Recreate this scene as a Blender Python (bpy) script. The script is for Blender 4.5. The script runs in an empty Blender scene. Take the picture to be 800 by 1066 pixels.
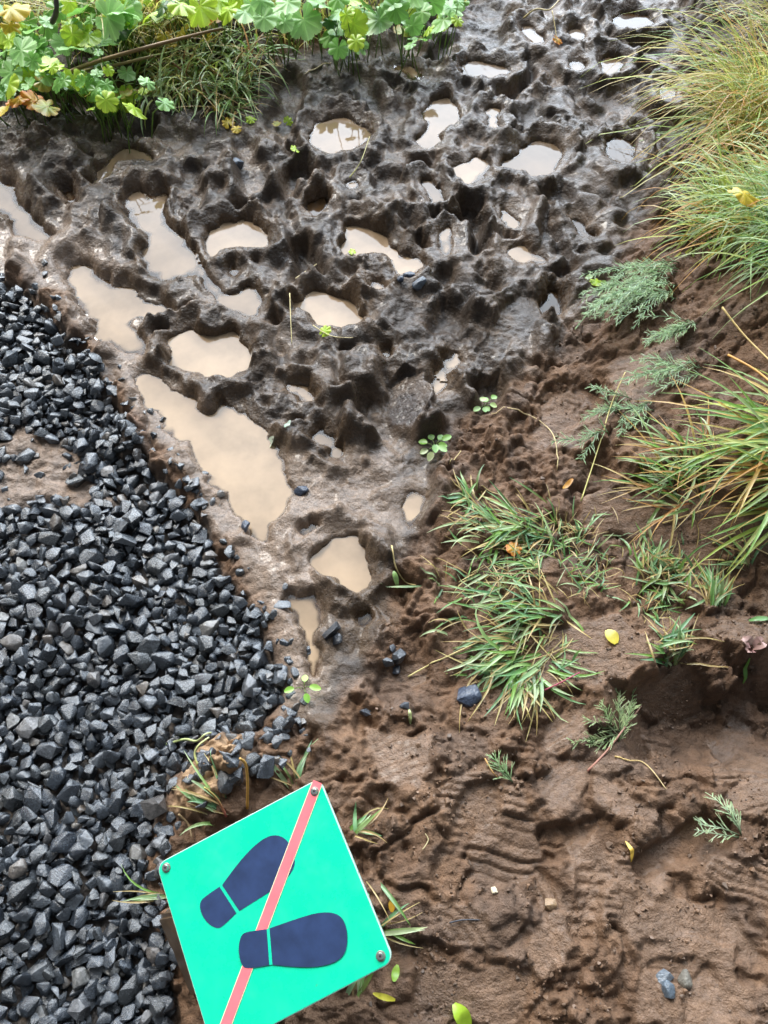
import bpy, bmesh, math, random
import numpy as np
from mathutils import Vector, Matrix, Euler

random.seed(7)
RNG = np.random.default_rng(11)
SC = bpy.context.scene
COL = SC.collection
R = math.radians

# ------------------------------------------------------------------ camera, sky, sun, exposure
CAM_H, TILT, F_PX = 1.6, R(30.0), 805.0
cam_d = bpy.data.cameras.new('camera')
cam_d.sensor_fit = 'HORIZONTAL'; cam_d.sensor_width = 36.0
cam_d.lens = 36.0 * F_PX / 800.0
cam_d.clip_start = 0.02; cam_d.clip_end = 400.0
cam = bpy.data.objects.new('camera', cam_d); COL.objects.link(cam)
cam.location = (0, 0, CAM_H); cam.rotation_euler = (TILT, 0, 0)
SC.camera = cam

SUN_EL, SUN_AZ = R(43.0), R(-38.0)          # azimuth measured from +y towards +x
world = bpy.data.worlds.new('World'); SC.world = world; world.use_nodes = True
wn = world.node_tree.nodes; wl = world.node_tree.links; wn.clear()
w_out = wn.new('ShaderNodeOutputWorld'); w_bg = wn.new('ShaderNodeBackground')
w_bg.inputs['Strength'].default_value = 0.08
sky = wn.new('ShaderNodeTexSky'); sky.sky_type = 'NISHITA'; sky.sun_disc = False
sky.sun_elevation = SUN_EL; sky.sun_rotation = SUN_AZ; sky.dust_density = 2.0; sky.air_density = 1.0
w_hsv = wn.new('ShaderNodeHueSaturation'); w_hsv.inputs['Saturation'].default_value = 0.55
w_tc = wn.new('ShaderNodeTexCoord')
w_map = wn.new('ShaderNodeMapping'); w_map.inputs['Scale'].default_value = (1, 1, 1.8)
w_no = wn.new('ShaderNodeTexNoise'); w_no.inputs['Scale'].default_value = 2.6
w_no.inputs['Detail'].default_value = 6; w_no.inputs['Roughness'].default_value = 0.55
w_rp = wn.new('ShaderNodeValToRGB')
w_rp.color_ramp.elements[0].color = (0.6, 0.6, 0.6, 1); w_rp.color_ramp.elements[0].position = 0.27; w_rp.color_ramp.elements[1].position = 0.50
# clouds: brighter around a glow added ahead for puddle reflections, away from the sun
w_dot = wn.new('ShaderNodeVectorMath'); w_dot.operation = 'DOT_PRODUCT'
GL_EL, GL_AZ = R(34.0), R(4.0)
w_dot.inputs[1].default_value = (math.cos(GL_EL)*math.sin(GL_AZ), math.cos(GL_EL)*math.cos(GL_AZ), math.sin(GL_EL))
w_mr = wn.new('ShaderNodeMapRange')
w_mr.inputs['From Min'].default_value = 0.74; w_mr.inputs['From Max'].default_value = 1.0
w_mr.interpolation_type = 'SMOOTHSTEP'; w_mr.inputs['To Min'].default_value = 4.5; w_mr.inputs['To Max'].default_value = 200.0
w_cc = wn.new('ShaderNodeVectorMath'); w_cc.operation = 'SCALE'; w_cc.inputs[0].default_value = (0.86, 0.96, 1.08)
w_mix = wn.new('ShaderNodeMix'); w_mix.data_type = 'RGBA'
wl.new(w_tc.outputs['Generated'], w_map.inputs['Vector']); wl.new(w_map.outputs[0], w_no.inputs['Vector'])
wl.new(w_no.outputs['Fac'], w_rp.inputs['Fac']); wl.new(sky.outputs[0], w_hsv.inputs['Color'])
wl.new(w_tc.outputs['Generated'], w_dot.inputs[0]); wl.new(w_dot.outputs['Value'], w_mr.inputs['Value'])
wl.new(w_mr.outputs[0], w_cc.inputs['Scale'])
wl.new(w_rp.outputs['Color'], w_mix.inputs['Factor'])
wl.new(w_hsv.outputs[0], w_mix.inputs['A']); wl.new(w_cc.outputs[0], w_mix.inputs['B'])
wl.new(w_mix.outputs['Result'], w_bg.inputs['Color']); wl.new(w_bg.outputs[0], w_out.inputs['Surface'])

sun_d = bpy.data.lights.new('sun', 'SUN'); sun_d.energy = 4.3; sun_d.angle = R(14.0); sun_d.color = (1.0, 0.95, 0.87)
sun = bpy.data.objects.new('sun', sun_d); COL.objects.link(sun)
sdir = Vector((math.cos(SUN_EL)*math.sin(SUN_AZ), math.cos(SUN_EL)*math.cos(SUN_AZ), math.sin(SUN_EL)))
sun.rotation_euler = sdir.to_track_quat('Z', 'Y').to_euler(); sun.location = sdir * 20
vs = SC.view_settings
vs.view_transform = 'Standard'; vs.look = 'None'; vs.gamma = 1.0; vs.use_curve_mapping = False
vs.exposure = -0.10

# ------------------------------------------------------------------ photo pixel <-> ground
CT, ST = math.cos(TILT), math.sin(TILT)
def ray(px, py):
    a = (px - 400.0) / F_PX; b = (533.0 - py) / F_PX
    return np.array([a, ST + b * CT, -CT + b * ST])
def g_at(px, py, z=0.0):
    d = ray(px, py); t = (z - CAM_H) / d[2]
    return np.array([d[0]*t, d[1]*t, z])
def to_px(x, y, z=0.0):
    dep = np.maximum(y * ST + (CAM_H - z) * CT, 0.05)
    up = y * CT - (CAM_H - z) * ST
    return 400.0 + F_PX * x / dep, 533.0 - F_PX * up / dep
def gpoly(pts, z=0.0):
    return np.array([g_at(p[0], p[1], z)[:2] for p in pts])

# ------------------------------------------------------------------ noise
def _h(ix, iy, seed):
    n = (ix.astype(np.int64) * 374761393 + iy.astype(np.int64) * 668265263 + seed * 974634777) & 0xffffffff
    n = ((n ^ (n >> 13)) * 1274126177) & 0xffffffff
    n = ((n ^ (n >> 16)) * 2246822519) & 0xffffffff
    return ((n ^ (n >> 15)) & 0xffffff).astype(np.float32) / 16777216.0
def perlin(x, y, seed):
    ix = np.floor(x); iy = np.floor(y); fx = (x - ix).astype(np.float32); fy = (y - iy).astype(np.float32)
    u = fx*fx*fx*(fx*(fx*6-15)+10); v = fy*fy*fy*(fy*(fy*6-15)+10)
    def g(dx, dy):
        a = _h(ix+dx, iy+dy, seed) * 6.2831853
        return np.cos(a) * (fx - dx) + np.sin(a) * (fy - dy)
    a = g(0, 0); b = g(1, 0); c = g(0, 1); d = g(1, 1)
    return (a + (b-a)*u) * (1-v) + (c + (d-c)*u) * v
def fbm(x, y, freq, octv, seed, gain=0.5, ridged=False):
    s = 0; amp = 1.0
    for o in range(octv):
        n = perlin(x*freq + 17.3*o, y*freq - 9.1*o, seed+o)
        s = s + amp * ((0.35 - np.abs(n)) if ridged else n)
        freq *= 2.03; amp *= gain
    return s
def worley(x, y, cell, seed, jit=0.9):
    x = x / cell; y = y / cell
    ix = np.floor(x); iy = np.floor(y)
    f1 = np.full(x.shape, 9.0, np.float32); f2 = f1.copy(); idv = np.zeros(x.shape, np.float32)
    for dx in (-1, 0, 1):
        for dy in (-1, 0, 1):
            cx = ix+dx; cy = iy+dy
            px = cx + 0.5 + jit*(_h(cx, cy, seed)-0.5); py = cy + 0.5 + jit*(_h(cx, cy, seed+5)-0.5)
            d = ((px-x)**2 + (py-y)**2).astype(np.float32)
            near = d < f1
            f2 = np.where(near, f1, np.minimum(f2, d)); idv = np.where(near, _h(cx, cy, seed+9), idv)
            f1 = np.where(near, d, f1)
    return np.sqrt(f1), np.sqrt(f2), idv
def sstep(a, b, x):
    t = np.clip((x - a) / (b - a), 0, 1); return t*t*(3-2*t)
def sdf(P, x, y):
    """signed distance to polygon, positive inside"""
    d = np.full(x.shape, 1e9); ins = np.zeros(x.shape, bool)
    n = len(P)
    for i in range(n):
        ax, ay = P[i]; bx, by = P[(i+1) % n]
        ex, ey = bx-ax, by-ay; wx, wy = x-ax, y-ay
        t = np.clip((wx*ex + wy*ey) / (ex*ex + ey*ey + 1e-12), 0, 1)
        d = np.minimum(d, (wx-ex*t)**2 + (wy-ey*t)**2)
        cr = (ay > y) != (by > y)
        if by != ay:
            ins ^= cr & (x < ex * (y-ay) / (by-ay) + ax)
    d = np.sqrt(d)
    return np.where(ins, d, -d)
def smooth_poly(P, it=2):
    P = np.asarray(P, float)
    for _ in range(it):
        Q = np.roll(P, -1, 0); P = np.stack([0.75*P+0.25*Q, 0.25*P+0.75*Q], 1).reshape(-1, 2)
    return P

def blur(A, r, it=2):
    for _ in range(it):
        for ax in (0, 1):
            c = np.cumsum(np.concatenate([np.repeat(np.take(A, [0], ax), r+1, ax), A, np.repeat(np.take(A, [-1], ax), r, ax)], ax), ax)
            n = A.shape[ax]
            A = (np.take(c, range(2*r+1, 2*r+1+n), ax) - np.take(c, range(0, n), ax)) / (2*r+1)
    return A
# ------------------------------------------------------------------ terrain grid
def skirt(a, step, n, g):
    out = []; v = a
    for i in range(n):
        step *= g; v += step; out.append(v)
    return np.array(out)
core_x = np.arange(-1.80, 1.8001, 0.0040)
xs = np.concatenate([skirt(-1.80, -0.004, 44, 1.2)[::-1], core_x, skirt(1.80, 0.004, 44, 1.2)])
cy = [-0.34]; 
while cy[-1] < 3.75: cy.append(cy[-1] + 0.0030 + 0.0009*max(0, cy[-1]))
ys = np.concatenate([skirt(-0.34, -0.003, 46, 1.2)[::-1], np.array(cy), skirt(cy[-1], 0.0064, 42, 1.2)])
NX, NY = len(xs), len(ys)
X, Y = np.meshgrid(xs, ys)
PX, PY = to_px(X, Y)
core = (np.abs(X) < 2.6) & (Y > -0.9) & (Y < 5.0)
fadeout = sstep(3.4, 2.0, np.abs(X)) * sstep(6.0, 4.0, Y) * sstep(-2.0, -0.8, Y)

wob = fbm(X, Y, 9.0, 3, 3) * 18          # wobble for zone borders in photo pixels
wob2 = fbm(X, Y, 28.0, 3, 33) * 7
def zone(poly, soft=14.0, w=1.0):
    d = sdf(np.array(poly, float), PX, PY)
    return sstep(-soft, soft, d + (wob + wob2) * w)

Z_tramp = zone([(-900,130),(0,118),(60,118),(150,105),(250,130),(300,70),(480,25),(500,-60),(520,-250),(720,-250),(715,120),(690,200),(650,260),(620,330),(560,385),(480,440),(450,520),(400,640),(340,770),(305,755),(285,600),(225,540),(150,430),(110,360),(60,300),(-900,250)], 16)
Z_grav = zone([(-900,262),(0,292),(34,308),(68,342),(96,376),(120,418),(138,455),(170,495),(203,532),(242,605),(280,660),(296,720),(268,765),(215,765),(190,800),(165,840),(150,900),(155,960),(178,1000),(170,1500),(-900,1500)], 8, 0.6)
patch_poly = [(-300,458),(0,465),(15,447),(45,447),(75,457),(85,478),(105,500),(110,515),(85,530),(60,517),(40,513),(20,518),(0,528),(-300,525)]
Z_patch = zone(patch_poly, 8, 0.6)
Z_vegA = zone([(-1500,112),(0,112),(60,112),(110,100),(180,100),(235,125),(275,105),(290,55),(320,35),(400,50),(470,25),(490,-50),(500,-2000),(-1500,-2000)], 12)
Z_right = sstep(590, 830, PX + wob*0.8) * sstep(190, 290, PY) * sstep(640, 520, PY)
Z_vegR = zone([(715,-300),(710,60),(720,130),(700,180),(670,215),(690,270),(730,290),(900,300),(3000,300),(3000,-1500),(720,-1500)], 12)
Z_low = np.clip(1 - Z_tramp - Z_grav - Z_vegA, 0, 1)
# silty film of beige mud near the puddles and gravel edge
Z_silt = np.clip(zone([(40,240),(110,255),(150,330),(150,390),(220,430),(310,480),(345,540),(330,740),(300,760),(285,650),(240,570),(200,500),(150,440),(120,380),(80,330),(20,285),(-60,270),(-60,225)], 16)
                 + Z_patch*0.9 + 0.75*zone([(320,480),(400,470),(430,510),(420,545),(385,560),(320,550)], 14), 0, 1)
Z_tan = zone([(195,800),(225,765),(262,770),(262,800),(235,835),(200,850),(180,845)], 8, 0.5)
Z_rust = zone([(95,455),(120,435),(150,440),(150,468),(110,475)], 8, 0.5)

# ---- large shapes
H = np.zeros_like(X)
big = fbm(X, Y, 1.3, 3, 60) * 0.05
H += big * fadeout
H += 0.030 * Z_tramp
H += 0.15 * Z_right + 0.05*sstep(700, 820, PX)*sstep(250,330,PY)*sstep(560,420,PY)
H += 0.07 * Z_vegA + 0.06 * Z_vegR
H += 0.02 * Z_low
H -= 0.030 * blur(Z_grav, 9, 2)
# hollow lower right with a crumbly lip
hol = sdf(gpoly([(652,738),(690,697),(760,694),(840,700),(840,800),(720,805),(655,780)]), X, Y) + fbm(X, Y, 14, 3, 71)*0.03
H -= 0.088 * sstep(-0.04, 0.07, hol)
H += 0.035 * np.exp(-((hol+0.05)/0.04)**2) * (PY < 760)
hol2 = sdf(gpoly([(620,850),(690,840),(735,870),(730,895),(690,905),(630,900)]), X, Y) + fbm(X, Y, 20, 2, 72)*0.015
H -= 0.025 * sstep(-0.01, 0.03, hol2)
# ledge running along the bank under the right-hand grass
H += 0.05 * zone([(600,480),(680,520),(820,540),(1200,560),(1200,300),(640,300)], 12) 

# ---- clods in the trampled mud
wx = fbm(X, Y, 11, 3, 81)*0.05; wy = fbm(X, Y, 11, 3, 82)*0.05
f1, f2, ida = worley(X+wx, Y+wy, 0.135, 91)
clod = (ida-0.4)*0.055*sstep(0.0, 0.22, f2-f1) - 0.032*np.exp(-((f2-f1)/0.10)**2)
f1b, f2b, idb = worley(X+wx*0.7, Y+wy*0.7, 0.06, 93)
clod2 = (idb-0.4)*0.026*sstep(0.0, 0.25, f2b-f1b) - 0.008*np.exp(-((f2b-f1b)/0.10)**2)
rid = fbm(X+wx, Y+wy, 6.5, 4, 95, 0.55, True)
far_soft = 1 - 0.35*sstep(300, 120, PY)
H += Z_tramp * (clod + clod2 + 0.045*rid) * far_soft

def ixr(lo, hi, arr):
    return max(0, np.searchsorted(arr, lo)), min(len(arr), np.searchsorted(arr, hi))
def sole(u, v, L):
    """inside distance of a boot sole; u along the foot in 0..L"""
    t = np.clip(u / L, 0, 1)
    w = (0.036 + 0.016*np.exp(-((t-0.70)/0.22)**2) - 0.004*np.exp(-((t-0.40)/0.12)**2)) * L/0.29
    r_toe = np.sqrt(np.clip(1-((t-0.78)/0.22)**2, 0, 1)); r_heel = np.sqrt(np.clip(1-((0.14-t)/0.14)**2, 0, 1))
    w = np.where(t > 0.78, w*r_toe, np.where(t < 0.14, w*r_heel, w))
    return np.minimum(w - np.abs(v - 0.006*np.sin(t*3)), np.minimum(u, L-u) + 0.012)
def stamp(cx, cy, ang, depth, L=0.29, rim=0.02, lug=0.004, pitch_=0.016, tilt=0.0, seed=0, dull=1.0):
    i0, i1 = ixr(cx-0.28, cx+0.28, xs); j0, j1 = ixr(cy-0.28, cy+0.28, ys)
    if i1-i0 < 8 or j1-j0 < 8: return
    sl = np.s_[j0:j1, i0:i1]
    x = X[sl]-cx; y = Y[sl]-cy
    u = x*math.cos(ang) + y*math.sin(ang) + L/2; v = -x*math.sin(ang) + y*math.cos(ang)
    nz = fbm(X[sl], Y[sl], 22, 3, 200+seed)
    d = sole(u + nz*0.012, v + nz*0.010, L)
    m = sstep(-0.004, 0.010, d)*dull
    ref = np.median(H[sl][d > 0]) if (d > 0).any() else 0
    floor = ref - depth + tilt*(u/L-0.5) + nz*0.004
    bars = np.abs(((u + 0.35*np.abs(v)*np.sign(v)) / pitch_) % 1 - 0.5)
    floor = floor + lug * np.clip(0.35 + 2.4*fbm(X[sl], Y[sl], 9, 2, 230+seed), 0, 1) * (sstep(0.12, 0.3, bars) * (np.abs(v) > 0.006) - 0.5)
    h = H[sl]
    h = h*(1-m) + floor*m
    h = h + rim*np.exp(-((d+0.020)/0.016)**2)*np.clip(0.55+nz*1.6, 0, 1.6)*(1-m)
    H[sl] = h
for k in range(150):
    px = RNG.uniform(-40, 740); py = RNG.uniform(-30, 640)
    g = g_at(px, py)
    ii = min(NX-1, np.searchsorted(xs, g[0])); jj = min(NY-1, np.searchsorted(ys, g[1]))
    if Z_tramp[jj, ii] < 0.7 or Z_vegR[jj, ii] > 0.2: continue
    stamp(g[0], g[1], math.pi/2 + RNG.normal(0.15, 0.75) + (math.pi if RNG.random() < 0.4 else 0), RNG.uniform(0.022, 0.06)*(0.65 if py < 230 else 1.0), RNG.uniform(0.25, 0.30),
          RNG.uniform(0.008, 0.024), RNG.uniform(0.001, 0.004), RNG.uniform(0.013, 0.02), RNG.normal(0, 0.02), k)
# shallower boot prints on the drier mud (lower right)
for k in range(15):
    px = RNG.uniform(380, 860); py = RNG.uniform(430, 1090)
    g = g_at(px, py)
    ii = min(NX-1, np.searchsorted(xs, g[0])); jj = min(NY-1, np.searchsorted(ys, g[1]))
    if Z_low[jj, ii] < 0.7: continue
    stamp(g[0], g[1], math.pi/2 + RNG.normal(-0.5, 0.8), RNG.uniform(0.006, 0.020), RNG.uniform(0.24, 0.29), RNG.uniform(0.003, 0.010),
          RNG.uniform(0.002, 0.0045), RNG.uniform(0.013, 0.022), RNG.normal(0, 0.015), 300+k)
def print_px(heel, toe, depth, **kw):
    a = g_at(*heel); b = g_at(*toe)
    L = float(np.hypot(*(b-a)[:2])); c = (a+b)/2
    stamp(c[0], c[1], math.atan2(b[1]-a[1], b[0]-a[0]), depth, L=L, **kw)
print_px((600,290), (560,290), 0.03, lug=0.001, rim=0.02, seed=805)

# crumbs on the drier soil
f1c, f2c, idc = worley(X + wx*0.4, Y + wy*0.4, 0.030, 101)
f1d, f2d, idd = worley(X - wx*0.5, Y + wy*0.3, 0.014, 103)
crm = sstep(0.0, 0.28, fbm(X, Y, 7.0, 3, 105)+0.05)
crumb = crm * ((idc-0.3)*0.014*np.clip(1-f1c*1.3, 0, 1) + (idd-0.2)*0.007*np.clip(1-f1d*1.2, 0, 1))
crumb_extra = zone([(640,330),(800,300),(900,300),(900,430),(700,420),(640,380)], 14) + zone([(690,620),(820,590),(860,700),(740,700),(680,700)], 14) + 0.8*zone([(420,740),(520,760),(560,850),(420,860)], 16)
H += (Z_low*0.9 + 0.3*Z_tramp) * crumb
H += crumb_extra * ((idc-0.2)*0.016*np.clip(1-f1c*1.2, 0, 1) + (idd-0.2)*0.008*np.clip(1-f1d*1.2, 0, 1))
H += Z_low * (fbm(X, Y, 5.0, 4, 107)*0.026 + 0.34*clod + 0.50*clod2 + fbm(X+wx*0.6, Y+wy*0.6, 9.0, 3, 109, 0.5, True)*0.016)

# smeared plates with tread grooves: polygon px, groove direction px vector, spacing, amplitude
PLATE = np.zeros_like(X)
def smear(poly, gdir, spacing, amp, lift=0.0, bend=0.0, seed=0, dip=0.0):
    P = gpoly(poly); c = P.mean(0)
    i0, i1 = ixr(P[:,0].min()-0.05, P[:,0].max()+0.05, xs); j0, j1 = ixr(P[:,1].min()-0.05, P[:,1].max()+0.05, ys)
    sl = np.s_[j0:j1, i0:i1]; x, y = X[sl], Y[sl]
    nz = fbm(x, y, 16, 4, 400+seed)
    d = sdf(P, x, y) + nz*0.018
    m = sstep(-0.002, 0.008, d)
    A = np.stack([np.ones(x.size), (x-c[0]).ravel(), (y-c[1]).ravel()], 1)
    inn = (d > 0).ravel()
    if inn.sum() < 20: return
    co, *_ = np.linalg.lstsq(A[inn], H[sl].ravel()[inn], rcond=None)
    plane = (A @ co).reshape(x.shape)
    a = g_at(poly[0][0], poly[0][1]); b = g_at(poly[0][0]+gdir[0], poly[0][1]+gdir[1])
    dv = (b-a)[:2]; dv /= np.hypot(*dv)
    s = -(x-c[0])*dv[1] + (y-c[1])*dv[0]; t = (x-c[0])*dv[0] + (y-c[1])*dv[1]
    s = s + bend*t*t + nz*0.006 + fbm(x, y, 5, 2, 500+seed)*0.02
    ph = s/spacing; fr = ph - np.floor(ph)
    k = _h(np.floor(ph), np.zeros_like(ph), seed)
    PLATE[sl] = np.maximum(PLATE[sl], m)
    groove = -1.35*amp*(0.4+0.9*k)*np.exp(-((fr-0.5)/0.13)**2) + amp*0.6*(fr-0.5)*k
    f = plane + lift + groove + nz*0.002 - dip*np.clip(d, 0, 0.05)/0.05
    H[sl] = H[sl]*(1-m) + f*m
smear([(490,835),(560,850),(565,905),(545,925),(488,915)], (10,2.4), 0.020, 0.0055, 0.006, seed=1)
smear([(440,830),(500,800),(540,815),(545,850),(470,862)], (10,2.0), 0.017, 0.0050, 0.002, seed=2)
smear([(600,890),(655,888),(660,915),(648,960),(600,962),(590,920)], (10,0.6), 0.028, 0.0070, 0.012, seed=3)
smear([(660,745),(720,770),(700,790),(620,800),(660,780)], (10,0.5), 0.016, 0.0045, 0.0, 1.5, seed=4)
smear([(745,785),(800,788),(830,830),(760,832),(735,815)], (10,0.6), 0.016, 0.0045, 0.006, 2.0, seed=5)
smear([(735,885),(830,905),(830,945),(760,940),(720,915)], (10,4.2), 0.017, 0.0065, 0.010, seed=6)
smear([(615,805),(690,850),(680,862),(628,852),(615,835)], (10,1.4), 0.018, 0.0009, 0.004, 1.0, seed=7)
smear([(560,655),(640,648),(690,690),(640,720),(560,725)], (10,1.0), 0.022, 0.0009, 0.006, seed=8)
smear([(570,955),(605,958),(600,985),(575,975)], (10,5), 0.04, 0.002, 0.014, seed=9)
smear([(640,900),(760,950),(800,1000),(700,1010),(640,960)], (10,6.0), 0.024, 0.0009, 0.0, seed=10)
smear([(620,395),(690,380),(700,430),(640,450)], (10,-2.2), 0.020, 0.0009, 0.004, seed=11)
smear([(600,520),(720,540),(820,560),(820,600),(700,585),(600,550)], (10,1.2), 0.024, 0.0009, 0.0, seed=12)
smear([(440,1000),(560,1010),(540,1066),(420,1066)], (10,-3.0), 0.020, 0.0009, 0.0, seed=13)
smear([(558,905),(600,940),(590,1010),(560,990)], (3,10), 0.016, 0.0055, 0.0, seed=14)
smear([(520,310),(560,320),(555,380),(510,370)], (10,3.0), 0.018, 0.0060, 0.0, 3.0, seed=15)
smear([(560,420),(600,400),(640,440),(600,480),(555,470)], (10,-4.0), 0.028, 0.0009, 0.0, seed=16)
smear([(600,800),(640,790),(660,800),(640,815)], (10,0), 0.03, 0.0015, 0.008, seed=17)
smear([(380,760),(450,770),(440,830),(390,820)], (10,-4), 0.02, 0.0009, 0.0, seed=18)
smear([(660,970),(760,985),(780,1060),(660,1066)], (10,4), 0.019, 0.0009, 0.0, seed=19)
# big clod cut off by the channel (left) and the wet slabs near the pools
smear([(320,680),(375,690),(380,710),(350,745),(320,755)], (10,-4), 0.03, 0.002, 0.02, seed=20)

for k in range(34):
    px = RNG.uniform(395, 830); py = RNG.uniform(600, 1080)
    if 480 < px < 660 and py < 740: continue
    g = g_at(px, py); ii = min(NX-1, np.searchsorted(xs, g[0])); jj = min(NY-1, np.searchsorted(ys, g[1]))
    if Z_low[jj, ii] < 0.8: continue
    an = RNG.uniform(0, 3.14); ra = RNG.uniform(22, 50); rb = ra*RNG.uniform(0.35, 0.7)
    pl = []
    for q in range(9):
        th = q/9*6.283; rr_ = RNG.uniform(0.7, 1.15)
        pl.append((px + math.cos(an)*math.cos(th)*ra*rr_ - math.sin(an)*math.sin(th)*rb*rr_, py + math.sin(an)*math.cos(th)*ra*rr_ + math.cos(an)*math.sin(th)*rb*rr_))
    smear(pl, (math.cos(an), math.sin(an)), RNG.uniform(0.010, 0.022), RNG.choice([0.0006, 0.0012, 0.003]), RNG.uniform(-0.012, 0.010), RNG.normal(0, 1.5), 700+k)
# wet silt has settled flat beside the pools
flat = np.clip(0.62*Z_silt + 0.95*zone([(305,475),(395,462),(428,500),(420,552),(335,556),(300,520)], 10, 0.7) + 0.9*zone([(320,690),(378,690),(380,712),(350,748),(322,756)], 7, 0.5), 0, 0.95)*(1-0.8*Z_patch)
H = H*(1-flat) + (0.008 + 0.25*blur(H, 16) + fbm(X, Y, 12, 4, 660, 0.55)*0.010)*flat
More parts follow.
